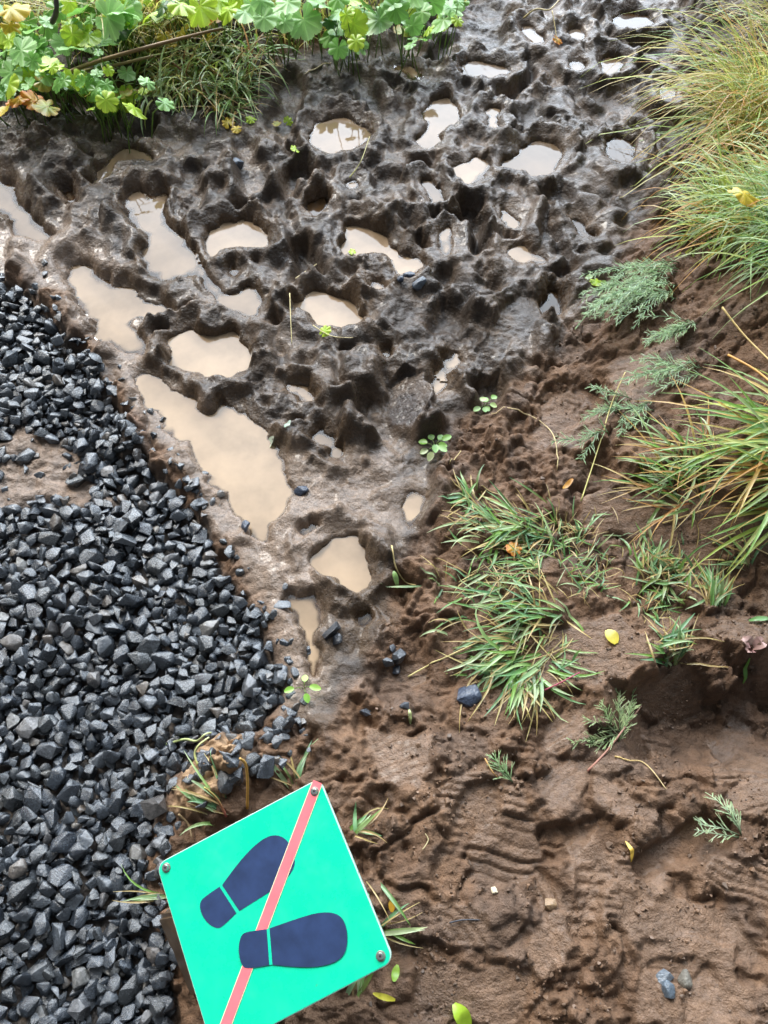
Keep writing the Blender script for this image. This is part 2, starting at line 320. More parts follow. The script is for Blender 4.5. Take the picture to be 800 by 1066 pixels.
# ---- puddles -------------------------------------------------------------------------------
# (outline in px, water level, depth, bank rise, far rim height, murk 0 silty .. 1 peaty)
PUD = [
 ([(-60,165),(0,182),(15,192),(22,210),(32,222),(47,240),(62,247),(60,253),(22,252),(15,247),(7,230),(-8,217),(-60,205)], 0.000, .03, .35, .01, .45),
 ([(94,197),(101,177),(116,163),(135,155),(152,159),(162,170),(147,169),(130,172),(121,181),(117,193),(105,200)], 0.012, .04, .8, .03, .4),
 ([(130,207),(145,195),(156,202),(172,200),(177,210),(170,220),(176,232),(195,250),(208,268),(218,283),(228,300),(240,310),(256,298),(272,302),(272,322),(258,334),(244,326),(230,316),(214,298),(203,284),(196,291),(180,292),(165,290),(147,276),(146,262),(157,252),(142,238),(130,222)], 0.004, .04, .4, .018, .45),
 ([(68,275),(85,272),(98,282),(105,290),(130,295),(150,312),(178,322),(180,331),(160,331),(140,327),(131,331),(146,346),(153,365),(150,373),(135,369),(118,362),(105,355),(98,340),(90,325),(78,310),(68,292)], -0.002, .03, .22, .01, .25),
 ([(177,360),(185,344),(205,341),(210,350),(232,348),(242,343),(256,356),(261,372),(256,388),(232,395),(210,392),(190,385),(180,375)], 0.002, .05, 1.2, .05, .1),
 ([(140,390),(165,388),(178,402),(190,418),(200,412),(208,428),(222,430),(238,415),(255,428),(272,445),(285,465),(297,485),(306,505),(300,530),(285,550),(288,577),(268,568),(253,545),(240,535),(222,505),(205,480),(185,455),(172,440),(156,425),(146,408)], -0.004, .035, .28, .012, 0.),
 ([(326,578),(337,562),(348,555),(371,559),(379,573),(386,592),(377,609),(368,618),(354,609),(334,601),(326,592)], 0.003, .05, .9, .03, 0.),
 ([(293,629),(306,617),(332,620),(338,635),(334,654),(325,666),(333,677),(330,704),(322,696),(315,660),(301,646)], -0.006, .025, .4, .008, .1),
 ([(373,640),(388,628),(397,649),(386,655),(379,668),(370,668)], -0.008, .03, .5, .01, .2),
 ([(415,532),(430,513),(442,519),(438,533),(428,547),(418,546)], -0.001, .02, .35, .01, .1),
 ([(304,318),(320,307),(340,305),(361,310),(372,320),(379,337),(373,345),(352,347),(340,343),(321,336)], 0.010, .06, 1.2, .045, .1),
 ([(214,248),(219,239),(250,229),(263,236),(279,247),(283,257),(255,258),(235,262),(216,274)], 0.008, .05, 1.3, .05, .2),
 ([(317,212),(330,205),(344,208),(342,221),(327,229)], 0.000, .05, 1.2, .06, .9),
 ([(320,138),(330,126),(355,119),(380,129),(387,146),(365,156),(340,161),(326,148)], 0.012, .05, 1.0, .045, .5),
 ([(358,236),(371,231),(390,239),(408,252),(412,266),(397,267),(385,263),(367,268),(357,270)], 0.006, .05, 1.2, .05, .3),
 ([(440,112),(455,103),(471,104),(482,117),(476,128),(461,136),(453,153),(441,155),(434,145),(446,130)], 0.014, .04, .8, .02, .4),
 ([(470,175),(485,166),(512,164),(509,183),(492,193),(481,186)], 0.016, .03, .5, .02, .3),
 ([(517,175),(535,161),(545,151),(565,144),(588,157),(583,170),(578,178),(562,187),(545,181)], 0.005, .06, 1.3, .05, .8),
 ([(478,75),(492,61),(505,66),(527,69),(539,73),(525,79),(505,83)], 0.018, .05, 1.0, .04, .7),
 ([(634,21),(645,13),(660,15),(677,16),(680,27),(662,31),(653,34)], 0.020, .05, 1.0, .04, .9),
 ([(624,60),(650,61),(647,74),(628,79)], 0.015, .05, .9, .03, .7),
 ([(632,150),(645,141),(664,151),(662,167),(647,174),(635,166)], 0.010, .05, 1.0, .03, .9),
 ([(558,319),(575,300),(589,312),(587,327),(569,333)], 0.000, .05, 1.1, .05, 1.),
 ([(460,378),(472,363),(484,375),(479,387),(469,390)], 0.001, .03, .7, .02, .1),
 ([(445,400),(457,385),(469,400),(463,410),(451,411)], -0.003, .03, .7, .02, .1),
 ([(593,227),(605,231),(619,247),(607,249)], 0.011, .04, .9, .02, .9),
 ([(528,263),(542,258),(560,264),(567,273),(545,275)], 0.013, .03, .6, .015, .2),
 ([(405,272),(420,264),(442,272),(437,286),(425,297),(411,288)], 0.007, .03, .6, .012, .1),
 ([(460,240),(470,236),(475,255),(467,267),(460,262)], 0.017, .03, .7, .02, .3),
 ([(324,454),(336,449),(347,456),(356,470),(356,478),(345,474),(333,464)], -0.005, .04, 1.3, .03, .6),
 ([(290,402),(305,396),(324,407),(327,420),(306,416)], 0.0025, .02, .35, .006, .1),
 ([(62,200),(77,199),(85,219),(71,216)], 0.009, .03, .6, .02, .5),
 ([(505,117),(518,111),(522,122),(514,136)], 0.019, .04, .8, .02, .5),
 ([(358,192),(372,184),(371,199)], 0.0135, .03, .6, .01, .4),
 ([(405,70),(420,67),(436,75),(452,78),(448,86),(430,83)], 0.021, .03, .5, .02, .5),
 ([(540,28),(556,27),(566,44),(557,50)], 0.023, .04, .9, .03, .8),
 ([(592,66),(604,62),(610,70),(598,74)], 0.022, .03, .7, .02, .8),
 ([(683,90),(697,86),(705,98),(695,106)], 0.0165, .04, .8, .02, 1.),
 ([(438,188),(450,186),(462,205),(455,214),(446,206)], 0.0075, .05, 1.2, .04, .7),
 ([(590,33),(604,28),(612,38),(600,44)], 0.024, .04, .9, .03, .7),
 ([(385,295),(399,292),(405,303),(392,308)], 0.0045, .03, .7, .015, .2),
 ([(395,365),(404,362),(410,372),(400,378)], 0.0015, .02, .5, .01, .1),
 ([(236,278),(247,275),(252,286),(242,290)], 0.0055, .03, .7, .015, .3),
 ([(520,215),(535,222),(540,236),(528,232)], 0.0085, .03, .7, .02, .4),
 ([(312,545),(330,548),(322,560),(312,566)], -0.0015, .02, .4, .01, .05),
]
# wet mud slumps: round the trampled clods off, less on some than on others
sm = np.clip(Z_tramp + 0.5*Z_silt, 0, 1)*np.clip(0.75 + fbm(X, Y, 9, 2, 650)*0.9, 0.35, 1)
H = H*(1-sm) + blur(H, 3, 1)*sm
PUD = [(p_, l_ + ((0.034 if np.mean([q[1] for q in p_]) < 200 else 0.018) if np.mean([q[1] for q in p_]) < 300 and np.mean([q[0] for q in p_]) > 180 else 0.0), *r_) for p_, l_, *r_ in PUD]
edge_n = fbm(X, Y, 17, 4, 601)*0.026 + fbm(X, Y, 60, 2, 611)*0.006
pud_d = []
for pts, lv, dep, bank, rimh, murk in PUD:
    P = smooth_poly(gpoly(pts, lv), 1)
    i0, i1 = ixr(P[:,0].min()-0.16, P[:,0].max()+0.16, xs); j0, j1 = ixr(P[:,1].min()-0.16, P[:,1].max()+0.16, ys)
    sl = np.s_[j0:j1, i0:i1]
    d0 = sdf(P, X[sl], Y[sl]); d = d0 + edge_n[sl]
    far = sstep(-0.6, 0.8, (Y[sl]-P[:,1].mean()) / max(0.03, 0.5*(P[:,1].max()-P[:,1].min())))
    h = H[sl]; o = np.clip(-d, 0, 1)
    near = sstep(0.075, 0.03, o)
    cap = lv + 0.012 + 0.55*o + 0.012*np.clip(edge_n[sl]*40, -1, 1)
    if lv > 0.025: h = np.where((d < 0) & (o < 0.10), np.minimum(h, cap), h)
    h = np.where(d < 0, np.maximum(h, (lv + 0.003 + np.minimum(o*bank*0.6*np.clip(1+edge_n[sl]*45, 0.15, 2), 0.07))*near + h*(1-near)), h)
    h = h + 0.35*rimh*far*np.exp(-((o-0.035)/0.024)**2)*(d < 0)*np.clip(0.6+edge_n[sl]*25, 0, 1.4)
    # banks higher than a steep rise get pulled down near the shore so the hole stays open
    lim = lv + 0.016 + o*(2.6 if bank > 0.7 else 1.3)*np.clip(1+edge_n[sl]*40, 0.4, 2)
    h = np.where((d < 0) & (o < 0.06), np.minimum(h, lim), h)
    H[sl] = h
    pud_d.append((sl, d, d0, P))
wet = np.zeros_like(X)
for (pts, lv, dep, bank, rimh, murk), (sl, d, d0, P) in zip(PUD, pud_d):
    steep = 0.012 if bank > 0.7 else 0.035
    t = lv - 0.002 - dep*sstep(-0.004, steep*1.6, d) + (fbm(X[sl], Y[sl], 30, 3, 620)*0.009)*(1-sstep(0.0, 0.03, d))
    H[sl] = np.where(d > 0, np.minimum(H[sl], t), H[sl])
    wet[sl] = np.maximum(wet[sl], sstep(-0.05, 0.0, d))
H = H*(1-0.8*Z_tramp) + blur(H, 1, 2)*0.8*Z_tramp
# fine surface relief: lumps, crumbs and tears
f1e, f2e, ide = worley(X + wx*0.5 + fbm(X, Y, 40, 2, 731)*0.012, Y + wy*0.5, 0.042, 733)
lump = np.clip(1-f1e*1.15, 0, 1)*(ide-0.25)
patchy = np.clip(0.55+1.9*fbm(X, Y, 5.5, 3, 705), 0.10, 1.5)
dry = 1-np.clip(wet*1.3, 0, 1)
H += Z_tramp*(1-0.8*Z_silt)*(0.35+0.65*dry)*patchy*(lump*0.010 + (idc-0.3)*0.006*np.clip(1-f1c*1.2, 0, 1) + (idd-0.3)*0.003*np.clip(1-f1d*1.2, 0, 1)
      + fbm(X+wx*0.4, Y+wy*0.4, 24, 5, 701, 0.62)*0.0092 + fbm(X+wx*0.5, Y+wy*0.3, 15, 4, 707, 0.55, True)*0.0105)
H += Z_tramp*(fbm(X, Y, 95, 2, 702)*0.0014)
tear = np.clip(0.4+2.2*fbm(X, Y, 4.5, 3, 741), 0, 1.3)
H += (1-Z_tramp)*(1-Z_silt)*(1-0.72*PLATE)*(fbm(X, Y, 40, 4, 703, 0.62)*0.0040 + tear*(fbm(X, Y, 20, 5, 743, 0.6)*0.0125 + lump*0.016 + crumb*1.3))
H += Z_patch*(fbm(X, Y, 20, 4, 710, 0.6)*0.012 + 0.014)
H += (Z_tan+Z_rust)*((idc-0.2)*0.030*np.clip(1-f1c*1.2, 0, 1) + (idd-0.2)*0.016*np.clip(1-f1d*1.2, 0, 1) + 0.015)
# the freshest boot prints, pressed in last
smear([(398,418),(402,398),(418,389),(438,391),(450,404),(452,424),(446,440),(428,446),(406,438)], (10,-3), 0.0095, 0.0028, -0.016, 5.0, seed=901)
heelp = zone([(398,418),(402,398),(418,389),(438,391),(450,404),(452,424),(446,440),(428,446),(406,438)], 4, 0.2)
print_px((500,392), (556,318), 0.014, lug=0.0035, rim=0.006, pitch_=0.019, seed=802, dull=0.7)
print_px((548,472), (622,408), 0.016, lug=0.0050, rim=0.010, pitch_=0.022, seed=803)
print_px((600,985), (632,862), 0.012, lug=0.0055, rim=0.006, pitch_=0.024, seed=811)
print_px((455,925), (515,812), 0.014, lug=0.0050, rim=0.006, pitch_=0.018, seed=812)
print_px((660,905), (762,862), 0.020, lug=0.0012, rim=0.008, seed=813)

def Hs(x, y):
    """height of the ground at x, y"""
    i = int(np.clip(np.searchsorted(xs, x)-1, 0, NX-2)); j = int(np.clip(np.searchsorted(ys, y)-1, 0, NY-2))
    fx = (x-xs[i])/(xs[i+1]-xs[i]); fy = (y-ys[j])/(ys[j+1]-ys[j])
    a = H[j, i]*(1-fx)+H[j, i+1]*fx; b = H[j+1, i]*(1-fx)+H[j+1, i+1]*fx
    return float(a*(1-fy)+b*fy)
def hit(px, py, lift=0.0):
    """where the line of sight through a photo pixel meets the ground"""
    d = ray(px, py); t = (0.35-CAM_H)/d[2]; te = (-0.15-CAM_H)/d[2]; n = 160
    for k in range(n):
        tt = t + (te-t)*k/n
        p = d*tt
        if p[2]+CAM_H <= Hs(p[0], p[1]) + lift: break
    return Vector((p[0], p[1], Hs(p[0], p[1]) + lift))

# ------------------------------------------------------------------ material helpers
def mat(name):
    m = bpy.data.materials.new(name); m.use_nodes = True
    nt = m.node_tree; b = nt.nodes['Principled BSDF']
    return m, nt.nodes, nt.links, b
def nd(n, typ, **kw):
    x = n.new(typ)
    for k, v in kw.items():
        if k in x.inputs: x.inputs[k].default_value = v
        else: setattr(x, k, v)
    return x
def bump_chain(n, l, b, scales, coord='Object'):
    tc = n.new('ShaderNodeTexCoord'); prev = None
    for sc, det, st, dist in scales:
        no = nd(n, 'ShaderNodeTexNoise', Scale=sc, Detail=det, Roughness=0.6)
        l.new(tc.outputs[coord], no.inputs['Vector'])
        bp = nd(n, 'ShaderNodeBump', Strength=st, Distance=dist)
        l.new(no.outputs['Fac'], bp.inputs['Height'])
        if prev: l.new(prev.outputs[0], bp.inputs['Normal'])
        prev = bp
    l.new(prev.outputs[0], b.inputs['Normal'])
    return tc

# mud -------------------------------------------------------------------------------------------
M_mud, n, l, b = mat('mud')
at = nd(n, 'ShaderNodeAttribute', attribute_name='col'); aw = nd(n, 'ShaderNodeAttribute', attribute_name='wet')
tc = bump_chain(n, l, b, [(70, 6, 0.8, 0.012), (260, 4, 0.7, 0.004)])
no = nd(n, 'ShaderNodeTexNoise', Scale=38, Detail=6, Roughness=0.7); l.new(tc.outputs['Object'], no.inputs['Vector'])
mr = nd(n, 'ShaderNodeMapRange'); mr.inputs['From Min'].default_value = 0.3; mr.inputs['From Max'].default_value = 0.7
mr.inputs['To Min'].default_value = 0.62; mr.inputs['To Max'].default_value = 1.42
l.new(no.outputs['Fac'], mr.inputs['Value'])
vm = nd(n, 'ShaderNodeVectorMath', operation='SCALE'); l.new(at.outputs['Color'], vm.inputs[0]); l.new(mr.outputs[0], vm.inputs['Scale'])
l.new(vm.outputs[0], b.inputs['Base Color'])
no2 = nd(n, 'ShaderNodeTexNoise', Scale=60, Detail=4); l.new(tc.outputs['Object'], no2.inputs['Vector'])
ma = nd(n, 'ShaderNodeMath', operation='MULTIPLY_ADD'); ma.inputs[1].default_value = 0.35; ma.inputs[2].default_value = -0.17
l.new(no2.outputs['Fac'], ma.inputs[0])
ad = nd(n, 'ShaderNodeMath', operation='ADD', use_clamp=True); l.new(ma.outputs[0], ad.inputs[0]); l.new(aw.outputs['Fac'], ad.inputs[1])
l.new(ad.outputs[0], b.inputs['Roughness'])
# film of water on the wetter mud
cw = nd(n, 'ShaderNodeMapRange'); cw.inputs['From Min'].default_value = 0.55; cw.inputs['From Max'].default_value = 0.22
cw.inputs['To Min'].default_value = 0.0; cw.inputs['To Max'].default_value = 0.25
l.new(ad.outputs[0], cw.inputs['Value']); l.new(cw.outputs[0], b.inputs['Coat Weight']); b.inputs['Coat Roughness'].default_value = 0.16; b.inputs['Coat IOR'].default_value = 1.4
b.inputs['Specular IOR Level'].default_value = 0.30

def lerp3(a, c, m): return a*(1-m[..., None]) + np.array(c)[None, None, :]*m[..., None]
C = np.zeros((NY, NX, 3)) + np.array((0.100, 0.055, 0.030))            # drier brown earth
var = sstep(-0.25, 0.35, fbm(X, Y, 5, 4, 801))
C = lerp3(C, (0.158, 0.090, 0.050), var*0.5)
C = lerp3(C, (0.082, 0.054, 0.038), sstep(0.05, 0.3, fbm(X, Y, 7, 3, 805))*0.6)
C = lerp3(C, (0.041, 0.028, 0.019), Z_tramp)
C = lerp3(C, (0.074, 0.049, 0.031), Z_tramp*sstep(0.0, 0.3, fbm(X, Y, 8, 4, 806))*0.8)
C = lerp3(C, (0.142, 0.087, 0.054), PLATE*Z_low*0.6)
C = lerp3(C, (0.042, 0.030, 0.024), heelp)
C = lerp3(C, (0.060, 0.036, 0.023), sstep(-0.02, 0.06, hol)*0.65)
# pale silt skin left in the low flats of the trampled mud
lowf = sstep(0.012, -0.012, H - blur(H, 14, 2))
skin = Z_tramp*sstep(0.02, 0.22, fbm(X, Y, 6.5, 4, 811))*(0.35+0.65*lowf)
C = lerp3(C, (0.170, 0.122, 0.086), np.clip(skin, 0, 1)*0.55)
C = lerp3(C, (0.185, 0.132, 0.095), Z_silt*0.85)
C = lerp3(C, (0.17, 0.125, 0.095), Z_patch*np.clip(0.5+2*fbm(X, Y, 10, 4, 830), 0, 1)*0.8)
C = lerp3(C, (0.30, 0.19, 0.105), Z_tan*0.9)
C = lerp3(C, (0.17, 0.10, 0.065), Z_rust*0.8)
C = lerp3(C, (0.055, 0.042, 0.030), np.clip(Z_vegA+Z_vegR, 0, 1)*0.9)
C = lerp3(C, (0.060, 0.050, 0.042), Z_grav*(1-Z_patch)*0.9)
C = lerp3(C, (0.060, 0.072, 0.030), 1-fadeout)
C = lerp3(C, (0.080, 0.048, 0.024), wet*0.45*(1-Z_silt))
Rgh = 0.60 - 0.25*Z_tramp - 0.12*Z_silt - 0.22*wet + 0.15*fbm(X, Y, 12, 3, 820)
Rgh += 0.08*Z_low - 0.24*PLATE*Z_low - 0.10*skin
far_ = sstep(3.3, 4.2, Y); Rgh = Rgh*(1-far_) + 0.85*far_; Rgh = np.clip(Rgh, 0.25, 0.9)

me = bpy.data.meshes.new('ground')
V = np.stack([X, Y, H], -1).reshape(-1, 3).astype(np.float32)
jj, ii = np.meshgrid(np.arange(NY-1), np.arange(NX-1), indexing='ij')
q = (jj*NX+ii).ravel()
Fq = np.stack([q, q+1, q+1+NX, q+NX], 1).astype(np.int32)
me.vertices.add(len(V)); me.vertices.foreach_set('co', V.ravel())
me.loops.add(Fq.size); me.loops.foreach_set('vertex_index', Fq.ravel())
me.polygons.add(len(Fq)); me.polygons.foreach_set('loop_start', np.arange(0, Fq.size, 4, dtype=np.int32))
me.polygons.foreach_set('use_smooth', np.ones(len(Fq), bool))
me.update(calc_edges=True)
ca = me.attributes.new('col', 'FLOAT_COLOR', 'POINT')
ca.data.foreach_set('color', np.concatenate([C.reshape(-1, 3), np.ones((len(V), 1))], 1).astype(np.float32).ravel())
wa = me.attributes.new('wet', 'FLOAT', 'POINT'); wa.data.foreach_set('value', Rgh.ravel().astype(np.float32))
me.materials.append(M_mud)
ground = bpy.data.objects.new('ground', me); COL.objects.link(ground)
ground['kind'] = 'structure'

# water -------------------------------------------------------------------------------------------
def water_mat(name, col, clear=0.02):
    m, n, l, b = mat(name)
    tc = n.new('ShaderNodeTexCoord')
    no = nd(n, 'ShaderNodeTexNoise', Scale=7, Detail=4, Roughness=0.6); l.new(tc.outputs['Object'], no.inputs['Vector'])
    rp = n.new('ShaderNodeValToRGB'); e = rp.color_ramp.elements
    e[0].position = 0.32; e[1].position = 0.68
    e[0].color = (*[c*0.72 for c in col], 1); e[1].color = (*[c*1.18 for c in col], 1)
    l.new(no.outputs['Fac'], rp.inputs['Fac'])
    n2 = nd(n, 'ShaderNodeTexNoise', Scale=35, Detail=2); l.new(tc.outputs['Object'], n2.inputs['Vector'])
    bp = nd(n, 'ShaderNodeBump', Strength=0.05, Distance=0.004); l.new(n2.outputs['Fac'], bp.inputs['Height'])
    # turbid water: the deeper, the less of the bottom shows
    at = nd(n, 'ShaderNodeAttribute', attribute_name='depth')
    mr = nd(n, 'ShaderNodeMapRange', interpolation_type='SMOOTHSTEP'); mr.inputs['From Min'].default_value = 0.0; mr.inputs['From Max'].default_value = clear
    l.new(at.outputs['Fac'], mr.inputs['Value'])
    df = n.new('ShaderNodeBsdfDiffuse'); l.new(rp.outputs[0], df.inputs['Color'])
    tr = n.new('ShaderNodeBsdfTransparent'); tr.inputs['Color'].default_value = (0.80, 0.62, 0.42, 1)
    mx = n.new('ShaderNodeMixShader'); l.new(mr.outputs[0], mx.inputs[0]); l.new(tr.outputs[0], mx.inputs[1]); l.new(df.outputs[0], mx.inputs[2])
    gl = n.new('ShaderNodeBsdfGlossy'); gl.inputs['Roughness'].default_value = 0.02; l.new(bp.outputs[0], gl.inputs['Normal'])
    fr = nd(n, 'ShaderNodeFresnel', IOR=1.36); l.new(bp.outputs[0], fr.inputs['Normal'])
    m2 = n.new('ShaderNodeMixShader'); l.new(fr.outputs[0], m2.inputs[0]); l.new(mx.outputs[0], m2.inputs[1]); l.new(gl.outputs[0], m2.inputs[2])
    l.new(m2.outputs[0], n['Material Output'].inputs['Surface'])
    return m
MW = [water_mat('muddy_water', tuple(a*(1-k)+b*k for a, b in zip((0.27, 0.190, 0.118), (0.045, 0.025, 0.011))), 0.008+0.022*k) for k in (0.0, 0.2, 0.45, 0.7, 1.0)]
for (pts, lv, dep, bank, rimh, murk), (sl, d, d0, P) in zip(PUD, pud_d):
    x = X[sl]; y = Y[sl]; keep = (d > -0.022)
    # keep only the blob joined to the outline: cells near the shore and inside
    hgt = H[sl]
    keep &= (hgt < lv + 0.02)
    m_ = keep[:-1, :-1] | keep[1:, :-1] | keep[:-1, 1:] | keep[1:, 1:]
    idx = -np.ones(x.shape, int); vv = []; ff = []; dp = []
    st = 2
    for a in range(0, m_.shape[0]-st, st):
        for c in range(0, m_.shape[1]-st, st):
            if m_[a:a+st, c:c+st].any():
                f = []
                for (da, dc) in ((0,0),(0,st),(st,st),(st,0)):
                    k = (a+da, c+dc)
                    if idx[k] < 0: idx[k] = len(vv); vv.append((x[k], y[k], lv)); dp.append(max(0.0, lv-hgt[k]))
                    f.append(idx[k])
                ff.append(f)
    if not ff: continue
    c0 = np.mean(vv, 0)
    wm = bpy.data.meshes.new('puddle'); wm.from_pydata([tuple(np.array(v)-c0) for v in vv], [], ff)
    da_ = wm.attributes.new('depth', 'FLOAT', 'POINT'); da_.data.foreach_set('value', np.array(dp, np.float32))
    wm.materials.append(MW[min(4, int(murk*4.3+0.4))])
    wo = bpy.data.objects.new('puddle', wm); wo.location = c0; COL.objects.link(wo); wo['kind'] = 'structure'
#@@PART2@@
# ================================================================== things
def zval(Z, x, y):
    return Z[min(NY-1, max(0, np.searchsorted(ys, y))), min(NX-1, max(0, np.searchsorted(xs, x)))]
def tag(o, label, cat, group=None):
    o['label'] = label; o['category'] = cat
    if group: o['group'] = group
    return o
def empty(name, loc, label, cat, group=None):
    o = bpy.data.objects.new(name, None); COL.objects.link(o); o.location = loc
    o.empty_display_size = 0.05
    return tag(o, label, cat, group)
def link(name, mesh, parent=None, loc=None):
    o = bpy.data.objects.new(name, mesh); COL.objects.link(o)
    if parent is not None: o.parent = parent
    if loc is not None: o.location = loc
    return o

class MB:
    """collects faces with a colour per vertex"""
    def __init__(s): s.v = []; s.f = []; s.c = []
    def ribbon(s, pts, ws, col, tip=None, fold=0.25, up=Vector((0,0,1))):
        n = len(pts); b = len(s.v); tip = tip or col
        for i, p in enumerate(pts):
            t = (pts[min(n-1, i+1)] - pts[max(0, i-1)])
            if t.length < 1e-9: t = Vector((0, 0, 1))
            t.normalize(); sd = t.cross(up)
            if sd.length < 0.05: sd = t.cross(Vector((0, 1, 0.2)))
            sd.normalize(); nn = sd.cross(t).normalized(); w = ws[i]; k = i/(n-1)
            s.v += [p - sd*w, p - nn*w*fold*2, p + sd*w]
            cc = tuple(col[j]*(1-k)+tip[j]*k for j in range(3)); s.c += [cc]*3
        for i in range(n-1):
            a = b+3*i
            s.f += [(a, a+1, a+4, a+3), (a+1, a+2, a+5, a+4)]
    def tube(s, pts, r0, r1, col, tip=None, sides=5):
        n = len(pts); b = len(s.v); tip = tip or col
        for i, p in enumerate(pts):
            t = (pts[min(n-1, i+1)] - pts[max(0, i-1)]).normalized()
            a = t.cross(Vector((0, 0, 1)))
            if a.length < 0.05: a = t.cross(Vector((1, 0, 0)))
            a.normalize(); c = t.cross(a); k = i/(n-1); r = r0*(1-k)+r1*k
            for q in range(sides):
                th = 6.28318*q/sides
                s.v.append(p + a*math.cos(th)*r + c*math.sin(th)*r)
            cc = tuple(col[j]*(1-k)+tip[j]*k for j in range(3)); s.c += [cc]*sides
        for i in range(n-1):
            for q in range(sides):
                s.f.append((b+i*sides+q, b+i*sides+(q+1) % sides, b+(i+1)*sides+(q+1) % sides, b+(i+1)*sides+q))
        s.f.append(tuple(b+q for q in range(sides))[::-1]); s.f.append(tuple(b+(n-1)*sides+q for q in range(sides)))
    def poly(s, pts, col):
        b = len(s.v); s.v += pts; s.c += [col]*len(pts); s.f.append(tuple(range(b, b+len(pts))))
    def mesh(s, name, m, org=(0, 0, 0)):
        me = bpy.data.meshes.new(name); o = Vector(org)
        me.from_pydata([tuple(v-o) for v in s.v], [], s.f)
        me.polygons.foreach_set('use_smooth', [True]*len(me.polygons))
        ca = me.attributes.new('Col', 'FLOAT_COLOR', 'POINT')
        ca.data.foreach_set('color', np.array([(*c, 1) for c in s.c], np.float32).ravel())
        me.materials.append(m); me.update()
        return me

def leaf_mat(name, rough=0.38, trans=0.35, veins=False):
    m, n, l, b = mat(name)
    at = nd(n, 'ShaderNodeAttribute', attribute_name='Col'); tc = n.new('ShaderNodeTexCoord')
    no = nd(n, 'ShaderNodeTexNoise', Scale=55, Detail=4); l.new(tc.outputs['Object'], no.inputs['Vector'])
    mr = nd(n, 'ShaderNodeMapRange'); mr.inputs['To Min'].default_value = 0.65; mr.inputs['To Max'].default_value = 1.35
    l.new(no.outputs['Fac'], mr.inputs['Value'])
    vm = nd(n, 'ShaderNodeVectorMath', operation='SCALE'); l.new(at.outputs['Color'], vm.inputs[0]); l.new(mr.outputs[0], vm.inputs['Scale'])
    l.new(vm.outputs[0], b.inputs['Base Color']); b.inputs['Roughness'].default_value = rough
    tr = n.new('ShaderNodeBsdfTranslucent'); l.new(vm.outputs[0], tr.inputs['Color'])
    mx = nd(n, 'ShaderNodeMixShader'); mx.inputs[0].default_value = trans
    l.new(b.outputs[0], mx.inputs[1]); l.new(tr.outputs[0], mx.inputs[2]); l.new(mx.outputs[0], n['Material Output'].inputs['Surface'])
    no2 = nd(n, 'ShaderNodeTexNoise', Scale=260, Detail=2); l.new(tc.outputs['Object'], no2.inputs['Vector'])
    bp = nd(n, 'ShaderNodeBump', Strength=0.25, Distance=0.001); l.new(no2.outputs['Fac'], bp.inputs['Height']); l.new(bp.outputs[0], b.inputs['Normal'])
    return m
M_grass = leaf_mat('grass_blade', 0.28, 0.45)
M_leaf = leaf_mat('broad_leaf', 0.34, 0.42)
M_stalk = leaf_mat('dry_stalk', 0.6, 0.05)
def jit(c, k=0.18):
    f = 1 + random.uniform(-k, k); return tuple(max(0.003, x*f*(1+random.uniform(-0.07, 0.07))) for x in c)
GREEN = (0.17, 0.31, 0.06); BLUEGREEN = (0.17, 0.33, 0.15); YELLOWGREEN = (0.46, 0.50, 0.11)
STRAW = (0.55, 0.42, 0.16); ORANGE = (0.55, 0.30, 0.08); PALE = (0.42, 0.52, 0.27); REDDISH = (0.25, 0.08, 0.05)

def blade(mb, p, az, e0, L, w, droop, col, tip=None, segs=6, ground_=True, twist=0.0, power=1.4):
    pts = [Vector(p)]; ws = [w*0.7]; q = Vector(p); ds = L/segs
    for i in range(segs):
        k = (i+0.5)/segs; e = e0 - droop*k**power; a = az + twist*k
        q = q + Vector((math.cos(a)*math.cos(e), math.sin(a)*math.cos(e), math.sin(e)))*ds
        if ground_:
            h = Hs(q.x, q.y) + 0.003
            if q.z < h: q.z = h + random.uniform(0, 0.004)
        pts.append(q.copy()); kk = (i+1)/segs
        ws.append(max(0.0002, w*(1-kk**2.2)*(0.75+0.5*min(1, 2.2*kk))))
    mb.ribbon(pts, ws, col, tip)

# ------------------------------------------------------------------ gravel
def stone_mesh(name, k, m, faces=15, round_=0.16, seg=2):
    rg = random.Random(900+k); bm = bmesh.new()
    for i in range(faces):
        v = Vector((rg.gauss(0, 1), rg.gauss(0, 1), rg.gauss(0, 1))).normalized()
        s = max(abs(v.x), abs(v.y), abs(v.z)); v = v/(s**0.45)*rg.uniform(0.82, 1.0)
        bm.verts.new(v)
    r = bmesh.ops.convex_hull(bm, input=bm.verts[:])
    dele = [e for e in r['geom_interior'] if isinstance(e, bmesh.types.BMVert)]
    if dele: bmesh.ops.delete(bm, geom=dele, context='VERTS')
    bmesh.ops.dissolve_limit(bm, angle_limit=R(14), verts=bm.verts[:], edges=bm.edges[:])
    bmesh.ops.bevel(bm, geom=bm.edges[:], offset=round_*rg.uniform(0.6, 1.2), segments=seg, profile=0.6, affect='EDGES', clamp_overlap=True)
    bmesh.ops.triangulate(bm, faces=[f for f in bm.faces if len(f.verts) > 4])
    for v in bm.verts:
        v.co += v.normal*rg.uniform(-0.018, 0.018)
    me = bpy.data.meshes.new(name); bm.to_mesh(me); bm.free()
    a = np.empty(len(me.vertices)*3); me.vertices.foreach_get('co', a); a = a.reshape(-1, 3)
    mn, mx = a.min(0), a.max(0); a = (a-(mn+mx)/2)/((mx-mn)/2)
    me.vertices.foreach_set('co', a.ravel())
    me.polygons.foreach_set('use_smooth', [True]*len(me.polygons))
    me.set_sharp_from_angle(angle=R(32)); me.materials.append(m); me.update()
    return me
